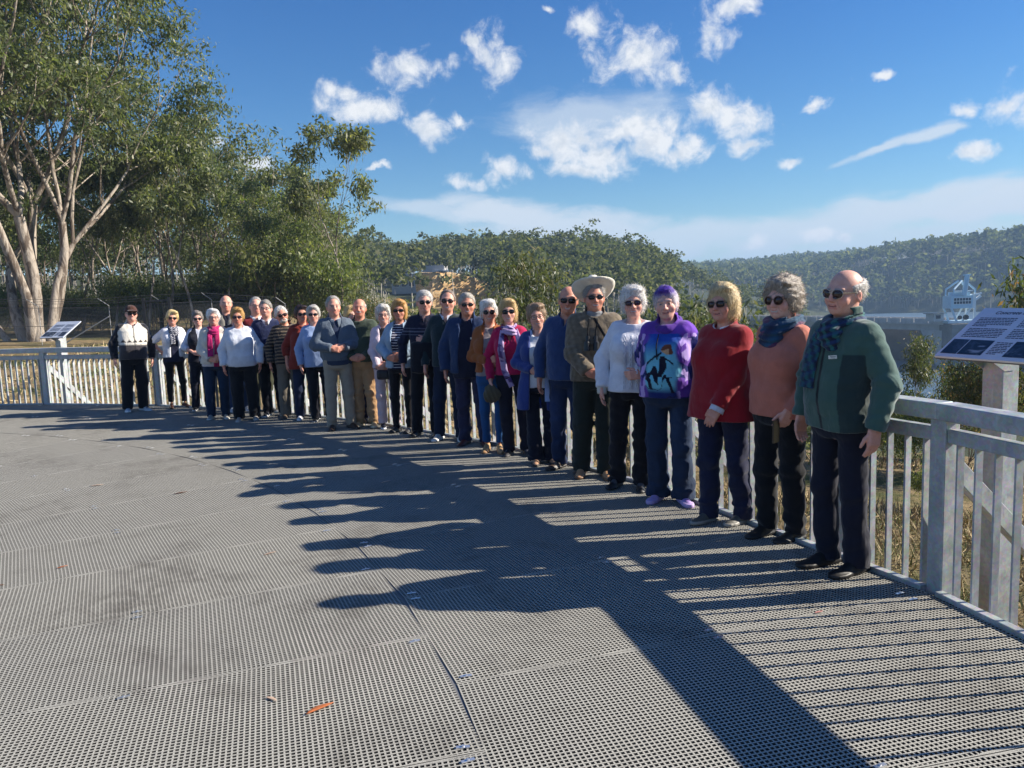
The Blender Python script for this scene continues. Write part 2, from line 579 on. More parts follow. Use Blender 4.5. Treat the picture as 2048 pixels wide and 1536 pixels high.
def panel_mesh(r0, r1, chord=0):
    """one wedge of moulded grating along +X from deck centre; chord: -1/+1 slants the outer end to the bay's straight edge"""
    mb = MB()
    t = math.tan(PAN / 2)
    g = .0025
    def xend(y):
        if not chord:
            return r1
        s = chord * PAN / 2
        return (r1 - y * math.sin(s)) / math.cos(s)
    hw1 = r1 * t - g
    # border bars along the seams
    for s in (-1, 1):
        e = xend(s * (r1 * t))
        mb.bar((r0, s * (r0 * t - g - BW / 2), -BH / 2 - .0004), (e, s * (e * t - g - BW / 2), -BH / 2 - .0004), BW, BH)
    n = int(hw1 / PITCHG)
    for k in range(-n, n + 1):
        y = k * PITCHG
        xs = max(r0, (abs(y) + g + BW) / t)
        xe = xend(y)
        if xe - xs > .03:
            mb.bar((xs, y, -BH / 2), (xe, y, -BH / 2), BW, BH)
    k = 0
    while True:
        x = r0 + BW / 2 + k * PITCHG
        k += 1
        if x > r1 + .12:
            break
        hw = x * t - g - BW
        lo, hi = -hw, hw
        if chord:
            ys = [y for y in np.linspace(-hw, hw, 25) if xend(y) - x > BW / 2]
            if not ys:
                break
            lo, hi = min(ys), max(ys)
        elif x > r1:
            break
        mb.bar((x, lo, -BH / 2 - .0008), (x, hi, -BH / 2 - .0008), BW, BH)
    me = mb.mesh('grating_panel')
    me.materials.append(M_GRATE)
    me.materials.append(M_GRATE_SHADE)
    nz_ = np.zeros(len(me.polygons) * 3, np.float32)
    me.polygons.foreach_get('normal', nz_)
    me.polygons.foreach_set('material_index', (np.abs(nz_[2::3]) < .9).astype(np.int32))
    return me

Rc = DR * math.cos(BAY / 2) - .045
pm = {1: panel_mesh(12.435, Rc, 1), -1: panel_mesh(12.435, Rc, -1)}
pB = panel_mesh(9.72, 12.425)
pC = panel_mesh(7.0, 9.705)
for k in range(-12, 24):
    c = 1 if k % 2 == 0 else -1
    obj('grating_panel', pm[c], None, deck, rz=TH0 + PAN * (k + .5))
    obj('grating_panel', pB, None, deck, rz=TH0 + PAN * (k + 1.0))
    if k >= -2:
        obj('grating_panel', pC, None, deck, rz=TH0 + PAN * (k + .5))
# beams below the grating
for r in (7.0, 8.4, 9.71, 11.05, 12.43, 13.75, 15.0):
    mb = MB()
    for k in range(-6, 12):
        a, b = TH0 + BAY * k, TH0 + BAY * (k + 1)
        mb.bar((r * math.cos(a), r * math.sin(a), -.125), (r * math.cos(b), r * math.sin(b), -.125), .06, .18)
    obj('support_beam', mb, M_STEEL_DK, deck)
mb = MB()
for k in range(-6, 12):
    a = TH0 + BAY * k
    mb.bar((6.5 * math.cos(a), 6.5 * math.sin(a), -.35), (15.0 * math.cos(a), 15.0 * math.sin(a), -.35), .1, .25)
obj('support_frame', mb, M_STEEL_DK, deck)
# seam strip of the ring joint
for rj in (12.432, 9.712):
    mb = MB()
    for k in range(-12, 24):
        a, b = TH0 + PAN * k, TH0 + PAN * (k + 1)
        mb.bar((rj * math.cos(a), rj * math.sin(a), -.0155), (rj * math.cos(b), rj * math.sin(b), -.0155), .030, .02)
    obj('joint_strip', mb, mat('joint_rubber', (.16, .16, .16), .7), deck)
# saddle clips holding the panels
clip = MB()
clip.bar((-.026, 0, .002), (.026, 0, .002), .016, .004)
clip.tube([(0, 0, .003), (0, 0, .009)], .006, 6)
clipm = clip.mesh('clip')
clipm.materials.append(mat('clip_steel', (.75, .76, .78), .3, .8))
rg = random.Random(4)
for k in range(-2, 13):
    th = TH0 + PAN * k
    for r in (12.36, 12.50, 13.75, 14.95):
        for s in (-.045, .045):
            if rg.random() < .18:
                continue
            c = obj('grating_clip', clipm, None, deck, (r * math.cos(th + s / r * 1.0 + (0 if r > 12.43 else PAN / 2)), r * math.sin(th + s / r + (0 if r > 12.43 else PAN / 2)), .001), th + rg.uniform(-.2, .2))
    for r in (9.8, 11.05):
        th2 = th + PAN / 2
        for s in (-.045, .045):
            if rg.random() < .2:
                continue
            obj('grating_clip', clipm, None, deck, (r * math.cos(th2 + s / r), r * math.sin(th2 + s / r), .001), th2 + rg.uniform(-.2, .2))

# ------------------------------------------------------------------ railing
rail = empty('railing', DC, label='galvanised steel railing with flat balusters round the edge of the deck', cat='railing')
RP = DR + .035


def rpt(r, th, z):
    return Vector((r * math.cos(th), r * math.sin(th), z))

pb = MB().box((0, 0, .29), (.1, .1, 1.34))
postm = pb.mesh('post'); postm.materials.append(M_GALV)
balm = MB().box((0, 0, .36), (.042, .012, 1.0)).mesh('baluster'); balm.materials.append(M_GALV)
K0, K1 = -3, 9
for k in range(K0, K1 + 1):
    th = TH0 + BAY * k
    o = obj('post', postm, None, rail, rpt(RP, th, 0), th)
    bevel(o, .006)
for k in range(K0, K1):
    a, b = TH0 + BAY * k, TH0 + BAY * (k + 1)
    mid = (a + b) / 2
    A, B = rpt(RP, a, 0), rpt(RP, b, 0)
    d = (B - A).normalized()
    L = (B - A).length
    rot = math.atan2(d.y, d.x) - math.pi / 2
    up = lambda z: Vector((0, 0, z))
    o = obj('top_rail', MB().bar(A + up(1.0), B + up(1.0), .13, .09), M_GALV, rail); bevel(o, .01, 3)
    o = obj('middle_rail', MB().bar(A + d * .052 + up(.872), B - d * .052 + up(.872), .065, .075), M_GALV, rail); bevel(o, .006)
    n = 21
    for i in range(n):
        p = A + d * (.05 + (L - .1) * (i + .5) / n)
        obj('baluster', balm, None, rail, p, rot)
    inn = rpt(1, mid, 0).normalized()
    o = obj('kick_edge', MB().bar(A + d * .055 - inn * .062 + up(-.045), B - d * .055 - inn * .062 + up(-.045), .05, .14), M_GALV, rail); bevel(o, .004)
# raking back-stays outside the posts
for k in range(K0, K1 + 1):
    a = TH0 + BAY * k
    o = obj('back_stay', MB().bar(rpt(RP + .052, a, .70), rpt(RP + 1.05, a, -.22), .06, .10), M_GALV, rail); bevel(o, .004)

# ------------------------------------------------------------------ lectern signs
def sign_face_b(T, bs):
    v = coords(T)
    n = T.noise(v, 6., 3, .5)
    T.put(bs.inputs['Base Color'], T.mix(T.smooth(n, .3, .7), (.60, .64, .72), (.66, .69, .75)))
M_SIGN = mat('sign_face', rough=.25, spec=.6, build=sign_face_b)
M_INK = mat('sign_ink', (.03, .035, .06), .4)


def photo_b(seed):
    def b(T, bs):
        v = T.mapping(coords(T), loc=(seed * 3.1, seed, 0))
        n = T.noise(v, 9., 5, .6, 1.2)
        n2 = T.noise(T.mapping(v, scale=(1, 5, 1)), 6., 3, .6)
        c = T.mix(T.smooth(n, .45, .7), (.012, .018, .035), (.06, .08, .12))
        c = T.mix(T.smooth(n2, .62, .72), c, (.30, .33, .38))
        T.put(bs.inputs['Base Color'], c)
    return b


def make_sign(th, r, label, title=None, face=0.0):
    s = empty('information_sign', DC + rpt(r, th, 0), th + face - math.pi / 2, label, 'sign')
    # local: +Y outward, +X along the railing clockwise seen from above
    # board leans: inner edge low
    BWD, BDP = .63, .53
    tl = rad(34)
    base = Vector((0, -.20, 1.195))
    ex, ey = Vector((1, 0, 0)), Vector((0, math.cos(tl), math.sin(tl)))
    ez = ex.cross(ey)
    mb = MB().prism([(-BWD / 2, 0), (BWD / 2, 0), (BWD / 2, BDP), (-BWD / 2, BDP)], base, ex, ey, ez, .014)
    brd = obj('board', mb, M_SIGN, s)
    o = obj('frame', MB().prism([(-BWD / 2, 0), (BWD / 2, 0), (BWD / 2, BDP), (-BWD / 2, BDP)], base - ez * .0125, ex * .995, ey * .995, ez, .010), mat('sign_frame', (.10, .11, .13), .5), s)
    pm_ = MB().box((0, 0, .15), (.14, .14, 2.2))
    o = obj('post', pm_, M_GALV, s); bevel(o, .006)
    for sx in (-1, 1):
        obj('bracket', MB().prism([(-.18, 1.19), (.16, 1.42), (.16, 1.36), (.02, 1.12), (-.06, 1.12)], (sx * .07, 0, 0), (0, 1, 0), (0, 0, 1), (1, 0, 0), .008), M_GALV, s)
    top = ez * .0075
    def flat(u0, v0, u1, v1, off=.0012):
        return MB().prism([(u0, v0), (u1, v0), (u1, v1), (u0, v1)], base + ez * (.007 + off), ex, ey, ez, .0012)
    rg = random.Random(int(th * 100))
    # rows of small print, as strokes of dark ink
    ink = MB()
    def para(u0, u1, v_top, rows, dv, last=.6):
        for i in range(rows):
            v = v_top - i * dv
            u, e = u0, (u1 if i < rows - 1 else u0 + (u1 - u0) * last) - rg.uniform(0, .015)
            while u < e:
                w = min(rg.uniform(.010, .035), e - u)
                ink.prism([(u, v), (u + w, v), (u + w, v + dv * .42), (u, v + dv * .42)], base + ez * .0078, ex, ey, ez, .001)
                u += w + .005
    para(-.27, .0, .415, 6, .017, .4)
    para(-.27, .0, .300, 6, .017, .95)
    para(.04, .27, .415, 6, .017, .4)
    para(.04, .27, .300, 6, .017, .8)
    para(.02, .13, .165, 8, .016, .6)
    obj('small_print', ink, M_INK, brd)['kind'] = 'stuff'
    for j, (u0, u1) in enumerate(((-.295, -.18), (-.172, -.005), (.14, .285))):
        obj('photograph', flat(u0, .035, u1, .185), mat('sign_photo_%d' % j, rough=.3, build=photo_b(j)), brd)
    if title:
        cu = bpy.data.curves.new('t', 'FONT')
        cu.body = title
        cu.size = .046
        cu.shear = .25
        cu.extrude = .0006
        to = bpy.data.objects.new('t', cu)
        COL.objects.link(to)
        dg = bpy.context.evaluated_depsgraph_get()
        tm = bpy.data.meshes.new_from_object(to.evaluated_get(dg))
        bpy.data.objects.remove(to)
        M4 = Matrix.Identity(4)
        p = base + ex * (-.20) + ey * .462 + ez * .0082
        for i in range(3):
            M4[i][0], M4[i][1], M4[i][2], M4[i][3] = ex[i], ey[i], ez[i], p[i]
        tm.transform(M4)
        tm.materials.clear()
        obj('title_lettering', tm, M_INK, brd)
    obj('sticker', MB().box((.0, -.0717, .30), (.11, .002, .08)), mat('sticker_white', (.8, .8, .8), .5), s)
    return s

make_sign(rad(19.4), 16.15, 'tilted information sign on steel post outside the railing corner, titled Concrete batching', 'Concrete batching')
make_sign(rad(78.4), 16.15, 'tilted information sign on post by the far railing beside the brown cap wearer', None, rad(-9))
# ------------------------------------------------------------------ signed-distance modelling kit (people)
f32 = np.float32


def A3(p):
    return np.array(p, f32)


def smin(a, b, k):
    h = np.clip(.5 + .5 * (b - a) / k, 0, 1)
    return b + (a - b) * h - k * h * (1 - h)


def smax(a, b, k):
    return -smin(-a, -b, k)


def ell(P, c, r):
    q = (P - A3(c)) / A3(r)
    k0 = np.sqrt((q * q).sum(1)) + 1e-6
    q2 = q / A3(r)
    k1 = np.sqrt((q2 * q2).sum(1)) + 1e-6
    return k0 * (k0 - 1) / k1


def rcone(P, a, b, ra, rb):
    a, b = A3(a), A3(b)
    ab = b - a
    t = np.clip(((P - a) @ ab) / float(ab @ ab), 0, 1)
    return np.sqrt((((P - a) - t[:, None] * ab) ** 2).sum(1)) - (ra + (rb - ra) * t)


def polycone(P, pts, rs, k=.0):
    d = None
    for i in range(len(pts) - 1):
        e = rcone(P, pts[i], pts[i + 1], rs[i], rs[i + 1])
        d = e if d is None else (smin(d, e, k) if k else np.minimum(d, e))
    return d


def rbox(P, c, h, r):
    q = np.abs(P - A3(c)) - (A3(h) - r)
    return np.sqrt((np.maximum(q, 0) ** 2).sum(1)) + np.minimum(q.max(1), 0) - r


def snets(fn, lo, hi, h):
    """surface nets of fn<0 inside the box lo..hi with cell size h"""
    lo, hi = np.array(lo, float), np.array(hi, float)
    n = np.maximum(np.ceil((hi - lo) / h).astype(int) + 1, 4)
    ax_ = [(lo[i] + h * np.arange(n[i])).astype(f32) for i in range(3)]
    G = np.stack(np.meshgrid(*ax_, indexing='ij'), -1).reshape(-1, 3)
    D = fn(G).reshape(n).astype(f32)
    D[0], D[-1], D[:, 0], D[:, -1], D[:, :, 0], D[:, :, -1] = h, h, h, h, h, h
    s = D < 0
    c = np.zeros(n - 1, np.int8)
    crn = [(x, y, z) for x in (0, 1) for y in (0, 1) for z in (0, 1)]
    for x, y, z in crn:
        c += s[x:n[0] - 1 + x, y:n[1] - 1 + y, z:n[2] - 1 + z]
    act = (c > 0) & (c < 8)
    ijk = np.argwhere(act)
    idx = np.full(n - 1, -1, np.int32)
    idx[act] = np.arange(len(ijk))
    acc = np.zeros((len(ijk), 3), f32)
    cnt = np.zeros(len(ijk), f32)
    I, J, K = ijk.T
    for ia, a in enumerate(crn):
        for b in crn[ia + 1:]:
            if sum(abs(a[q] - b[q]) for q in range(3)) != 1:
                continue
            da, db = D[I + a[0], J + a[1], K + a[2]], D[I + b[0], J + b[1], K + b[2]]
            m_ = (da < 0) != (db < 0)
            t = np.where(m_, da / np.where(m_, da - db, 1), 0)
            for q in range(3):
                acc[:, q] += np.where(m_, a[q] + (b[q] - a[q]) * t, 0)
            cnt += m_
    V = lo + (ijk + acc / cnt[:, None]) * h
    F = []
    for axn in range(3):
        o1, o2 = (axn + 1) % 3, (axn + 2) % 3
        sl0 = [slice(None)] * 3; sl1 = [slice(None)] * 3
        sl0[axn], sl1[axn] = slice(0, -1), slice(1, None)
        for q in (o1, o2):
            sl0[q] = slice(1, -1); sl1[q] = slice(1, -1)
        s0, s1 = s[tuple(sl0)], s[tuple(sl1)]
        for flip in (False, True):
            e = np.argwhere((s0 & ~s1) if not flip else (~s0 & s1))
            if not len(e):
                continue
            e[:, o1] += 1
            e[:, o2] += 1
            def cell(d1, d2):
                k = e.copy(); k[:, o1] -= d1; k[:, o2] -= d2
                return idx[k[:, 0], k[:, 1], k[:, 2]]
            quad = [cell(1, 1), cell(0, 1), cell(0, 0), cell(1, 0)]
            if flip:
                quad = quad[::-1]
            F.append(np.stack(quad, 1))
    return V.astype(f32), (np.vstack(F) if F else np.zeros((0, 4), int))


def clothmat(name, rough, weave, wstr, folds, sheen, spec=.25, stretch=(1, 1, 1)):
    def b(T, bs):
        at = T.n('ShaderNodeAttribute', attribute_name='Col').outputs['Color']
        v = coords(T)
        n1 = T.noise(v, 14., 4, .6)
        n2 = T.noise(T.mapping(v, scale=stretch), weave, 2, .6)
        c = T.mix(T.smooth(n1, .3, .7, .0, .35), at, T.mix(1.0, at, (.62, .62, .64), 'MULTIPLY'))
        T.put(bs.inputs['Base Color'], c)
        nf = T.noise(T.mapping(v, scale=(1.4, 1.4, .9)), 8., 2, .5, .35)
        bump(T, bs, T.math('ADD', T.math('MULTIPLY', nf, folds), T.math('MULTIPLY', n2, wstr)), .7, .03)
        bs.inputs['Sheen Weight'].default_value = sheen
        bs.inputs['Sheen Roughness'].default_value = .5
    return mat(name, rough=rough, spec=spec, build=b)

M_CLOTH = clothmat('cloth', .9, 420, .008, 1.0, .15)
M_KNIT = clothmat('knit', .95, 190, .045, .7, .3, stretch=(1, 1, 1.6))
M_FLEECE = clothmat('fleece', 1.0, 300, .03, .8, .45)
M_DENIM = clothmat('denim', .85, 500, .008, 1.1, .05)
M_SHOE = clothmat('shoe_leather', .5, 300, .005, .25, 0, .5)
M_SILK = clothmat('scarf_cloth', .75, 260, .015, 1.2, .2)


def skin_b(T, bs):
    at = T.n('ShaderNodeAttribute', attribute_name='Col').outputs['Color']
    v = coords(T)
    n1 = T.noise(v, 45., 4, .6)
    n2 = T.noise(v, 160., 3, .6)
    c = T.mix(T.smooth(n1, .35, .7, 0, .35), at, T.mix(1.0, at, (.82, .60, .55), 'MULTIPLY'))
    T.put(bs.inputs['Base Color'], c)
    bump(T, bs, T.math('ADD', n1, T.math('MULTIPLY', n2, .4)), .25, .003)
    bs.inputs['Subsurface Weight'].default_value = .12
    bs.inputs['Subsurface Radius'].default_value = (.012, .005, .003)
    bs.inputs['Subsurface Scale'].default_value = 1.0
M_SKIN = mat('skin', rough=.5, spec=.4, build=skin_b)


def hair_b(T, bs):
    at = T.n('ShaderNodeAttribute', attribute_name='Col').outputs['Color']
    v = coords(T)
    n = T.noise(T.mapping(v, scale=(1, 1, .3)), 210., 3, .65, .6)
    n2 = T.noise(T.mapping(v, scale=(1, 1, .28)), 62., 3, .6, .8)
    c = T.mix(T.smooth(n, .3, .68), T.mix(1.0, at, (.80, .78, .76), 'MULTIPLY'), at)
    c = T.mix(T.smooth(n2, .38, .60), T.mix(1.0, c, (.72, .69, .66), 'MULTIPLY'), c)
    T.put(bs.inputs['Base Color'], c)
    bump(T, bs, T.math('ADD', T.math('MULTIPLY', n, .4), n2), .8, .006)
    bs.inputs['Subsurface Weight'].default_value = .25
    bs.inputs['Subsurface Radius'].default_value = (.02, .018, .015)
    bs.inputs['Subsurface Scale'].default_value = 1.0
M_HAIR = mat('hair', rough=.5, spec=.5, build=hair_b)
M_LENS_DK = mat('dark_lens', (.008, .008, .012), .08, 0, .7)
M_FRAME_DK = mat('spectacle_frame', (.03, .025, .025), .3)
M_FRAME_ME = mat('metal_frame', (.6, .58, .55), .25, .9)


def lens_b(T, bs):
    tr = T.n('ShaderNodeBsdfTransparent')
    gl = T.n('ShaderNodeBsdfGlossy')
    gl.inputs['Roughness'].default_value = .05
    mx = T.n('ShaderNodeMixShader')
    mx.inputs[0].default_value = .12
    T.put(mx.inputs[1], tr.outputs[0])
    T.put(mx.inputs[2], gl.outputs[0])
    out = [n for n in T.t.nodes if n.bl_idname == 'ShaderNodeOutputMaterial'][0]
    T.put(out.inputs[0], mx.outputs[0])
M_LENS_CL = mat('clear_lens', build=lens_b)

PROF_M = dict(z=[.70, .82, .93, 1.03, 1.15, 1.27, 1.36, 1.42, 1.465, 1.50, 1.53],
              a=[.176, .178, .175, .170, .174, .184, .184, .160, .105, .072, .066],
              b=[.125, .126, .124, .122, .120, .122, .112, .095, .078, .068, .064],
              y=[.010, .008, .004, .002, .004, .004, .012, .020, .022, .020, .018])
PROF_F = dict(z=[.70, .82, .93, 1.03, 1.15, 1.27, 1.36, 1.42, 1.465, 1.50, 1.53],
              a=[.180, .184, .176, .160, .158, .165, .164, .142, .095, .064, .058],
              b=[.128, .128, .122, .115, .113, .118, .106, .090, .073, .062, .056],
              y=[.010, .010, .006, .002, .004, .004, .012, .020, .022, .020, .018])


class Torso:
    def __init__(self, sp):
        self.sp = sp
        p = PROF_M if sp['sex'] == 'm' else PROF_F
        self.z = np.array(p['z'], f32)
        w = sp['w']
        z = self.z
        low = np.clip((1.50 - z) / .35, 0, 1)
        self.a = np.array(p['a'], f32) * (1 + (w - 1) * low * 1.0)
        bel = sp['belly'] * np.exp(-((z - 1.06) / .16) ** 2)
        self.b = np.array(p['b'], f32) * (1 + (w - 1) * low) + bel * .5
        self.y = np.array(p['y'], f32) - bel * .55

    def d(self, P, off=0.0, e=2.35):
        a = np.interp(P[:, 2], self.z, self.a).astype(f32) + off
        b = np.interp(P[:, 2], self.z, self.b).astype(f32) + off
        yc = np.interp(P[:, 2], self.z, self.y).astype(f32)
        q = (np.abs(P[:, 0] / a) ** e + np.abs((P[:, 1] - yc) / b) ** e) ** (1 / e)
        d = (q - 1) * np.minimum(a, b)
        if self.sp['sex'] == 'f':
            bu = self.sp.get('bust', .07)
            for s in (-1, 1):
                d = smin(d, ell(P, (s * .075, -.075 - bu * .25, 1.245), (bu + .012 + off, bu + off, bu + .015 + off)), .06)
        return d


def ik(sh, wr, l1, l2, pole):
    sh, wr, pole = map(lambda q: np.array(q, float), (sh, wr, pole))
    v = wr - sh
    L = min(np.linalg.norm(v), (l1 + l2) * .995)
    u = v / np.linalg.norm(v)
    wr = sh + u * L
    c = (l1 * l1 + L * L - l2 * l2) / (2 * L)
    hgt = math.sqrt(max(l1 * l1 - c * c, 0))
    p = pole - u * (pole @ u)
    p /= np.linalg.norm(p) + 1e-9
    return sh + u * c + p * hgt, wr


def nrm(v):
    v = np.array(v, float)
    return v / (np.linalg.norm(v) + 1e-9)


def hand_parts(wr, d, n, t, curl, spread=1.0):
    """list of (pts, radii) capsules and the palm frame"""
    d, n = nrm(d), nrm(n)
    t = nrm(np.array(t, float) - d * (np.array(t, float) @ d))
    n = nrm(n - d * (n @ d) - t * (n @ t))
    caps = []
    for i, (o, L) in enumerate(((.031, .072), (.0105, .082), (-.0105, .076), (-.031, .058))):
        b = wr + d * .088 + t * o * spread
        c1 = curl * (.7 + .12 * i)
        c2 = curl * (1.5 + .15 * i)
        d1 = d * math.cos(c1) + n * math.sin(c1) + t * o * 1.5 * (spread - .8)
        d2 = d * math.cos(c2) + n * math.sin(c2)
        d3 = d * math.cos(c2 * 1.4) + n * math.sin(c2 * 1.4)
        p1 = b + d1 * L * .45
        p2 = p1 + d2 * L * .32
        caps.append(([b, p1, p2, p2 + d3 * L * .25], [.0098, .0092, .0085, .0072]))
    b = wr + d * .028 + t * .026
    d1 = nrm(d * .75 + t * .62 + n * .30)
    d2 = nrm(d * .95 + t * .18 + n * .35)
    p1 = b + d1 * .042
    caps.append(([b, p1, p1 + d2 * .032, p1 + d2 * .05], [.014, .0115, .010, .008]))
    return caps, (wr, d, n, t)


def hand_sdf(P, parts):
    caps, (wr, d, n, t) = parts
    q = P - A3(wr + d * .048)
    L = np.stack([q @ A3(d), q @ A3(t), q @ A3(n)], 1)
    D = rbox(L, (0, 0, 0), (.052, .043, .0165), .015)
    D = smin(D, rcone(P, wr - d * .02, wr + d * .02, .026, .024), .02)
    for pts, rs in caps:
        D = smin(D, polycone(P, pts, rs, .004), .007)
    return D


HAIRLINES = {   # y -> lowest z of hair (front of face is negative y)
    'short': [(-.12, 1.735), (-.09, 1.722), (-.07, 1.705), (-.045, 1.655), (-.015, 1.61), (.03, 1.608), (.06, 1.565), (.11, 1.535)],
    'receding': [(-.11, 1.78), (-.075, 1.738), (-.05, 1.715), (-.03, 1.655), (-.01, 1.605), (.03, 1.605), (.06, 1.565), (.11, 1.535)],
    'fringe':   [(-.11, 1.80), (-.03, 1.80), (-.022, 1.64), (-.01, 1.60), (.03, 1.605), (.06, 1.565), (.11, 1.535)],
    'pixie': [(-.12, 1.715), (-.09, 1.703), (-.07, 1.682), (-.05, 1.625), (-.02, 1.585), (.03, 1.59), (.06, 1.548), (.11, 1.52)],
    'bob': [(-.13, 1.712), (-.095, 1.700), (-.075, 1.68), (-.058, 1.61), (-.035, 1.535), (.03, 1.515), (.12, 1.505)],
    'long': [(-.13, 1.712), (-.095, 1.70), (-.075, 1.68), (-.058, 1.60), (-.03, 1.50), (.03, 1.485), (.12, 1.47)],
    'curly': [(-.13, 1.715), (-.10, 1.705), (-.078, 1.685), (-.06, 1.63), (-.03, 1.57), (.03, 1.545), (.12, 1.52)],
}


def head_sdf(P, sp, fine=True):
    fem = sp['sex'] == 'f'
    jw = .056 if fem else .062
    fat = sp.get('fat', 0.0)
    d = ell(P, (0, .012, 1.652), (.077, .096, .090))
    d = smin(d, ell(P, (0, -.022, 1.588), (jw + .004 + fat * .5, .070, .072)), .035)
    d = smin(d, ell(P, (0, -.048, 1.548), (.040 + fat, .042, .034)), .03)          # jaw
    d = smin(d, ell(P, (0, -.072, 1.537), (.019, .017, .015)), .018)               # chin
    for s in (-1, 1):
        d = smin(d, ell(P, (s * .043, -.062, 1.590), (.024 + fat, .020, .024)), .02)   # cheek
    d = smin(d, ell(P, (0, -.078, 1.650), (.052, .018, .012)), .02)                # brow
    for s in (-1, 1):                                                           # eye sockets
        d = smax(d, -ell(P, (s * .032, -.103, 1.628), (.019, .016, .013)), .012)
        d = smin(d, ell(P, (s * .031, -.081, 1.627), (.0135, .0125, .012)), .004)
    d = smin(d, rcone(P, (0, -.088, 1.640), (0, -.110, 1.597), .0085, .0125), .012)   # nose
    for s in (-1, 1):
        d = smin(d, ell(P, (s * .012, -.098, 1.592), (.0085, .011, .008)), .006)
    d = smin(d, ell(P, (0, -.083, 1.566), (.026, .014, .008)), .010)                # upper lip
    d = smin(d, ell(P, (0, -.082, 1.553), (.022, .013, .007)), .010)
    d = smax(d, -ell(P, (0, -.102, 1.5605 + .0), (.027, .012, .0022 if not sp.get('smile') else .005)), .004)
    for s in (-1, 1):                                                           # ears
        e = ell(P, (s * .079, .012, 1.612), (.010, .019, .031))
        e = smax(e, -ell(P, (s * .090, .005, 1.614), (.008, .010, .018)), .005)
        d = smin(d, e, .008)
    nk = .050 if fem else .058
    d = smin(d, rcone(P, (0, .018, 1.56), (0, .026, 1.44), nk, nk + .006), .03)
    d = smin(d, ell(P, (0, .015, 1.405), (.115, .072, .06)), .04)
    return d


def head_cols(V, sp):
    sk = np.array(sp['skin'], f32)
    c = np.tile(sk, (len(V), 1))
    def mixc(w, col):
        nonlocal c
        w = np.clip(w, 0, 1)[:, None]
        c = c * (1 - w) + np.array(col, f32) * w
    x, y, z = V.T
    def g(cx, cy_, cz, r):
        return np.exp(-(((np.abs(x) - cx) ** 2 + (y - cy_) ** 2 + (z - cz) ** 2) / r ** 2))
    red = sk * np.array((1.05, .62, .58), f32)
    mixc(g(.045, -.07, 1.59, .026) * .55, red)
    mixc(g(0, -.112, 1.595, .02) * .5, red)
    mixc(g(.08, .01, 1.61, .03) * .5, red)
    front = y < -.06
    lip = front & (np.abs(x) < .026) & (z > 1.548) & (z < 1.572)
    mixc(lip * .65, sk * np.array((.85, .45, .45), f32))
    mouth = front & (np.abs(x) < .025) & (np.abs(z - 1.5605 - 9. * x * x) < (.0045 if sp.get('smile') else .0022))
    mixc(mouth * .9, (.62, .56, .50) if sp.get('smile') else (.10, .03, .03))
    eye = front & (np.abs(np.abs(x) - .031) < .0125) & (np.abs(z - 1.6275) < .006)
    mixc(eye * .8, (.50, .46, .44))
    mixc((front & (((np.abs(x) - .031) ** 2 + (z - 1.6275) ** 2) < .0055 ** 2)) * 1., (.04, .04, .05))
    brow = front & (np.abs(np.abs(x) - .033) < .02) & (np.abs(z - 1.6495 + (np.abs(x) - .033) * .15) < .0055)
    mixc(brow * .75, np.array(sp['hair'][1]) * .45)
    mixc(np.exp(-(((np.abs(x) - .031) / .016) ** 2 + ((z - 1.634) / .006) ** 2)) * front * .55, sk * .25)  # lash line, with eye socket shade painted into the skin
    mixc(np.exp(-(((np.abs(x) - .013) / .005) ** 2 + ((z - 1.588) / .004) ** 2)) * front * .5, sk * .3)  # shade of the nostrils painted into the skin colour
    fold = front & (np.abs(np.abs(x) - .026 - (1.590 - z) * .35) < .0035) & (z > 1.558) & (z < 1.592)
    mixc(fold * .35, sk * .45)  # shade of the smile crease painted as a darker skin line
    mixc(np.clip((z - 1.60) / .1, 0, 1) * .0, sk)
    if sp.get('moustache'):
        mixc((front & (np.abs(x) < .032) & (z > 1.566) & (z < 1.585)) * .9, (.55, .52, .48))
    return c


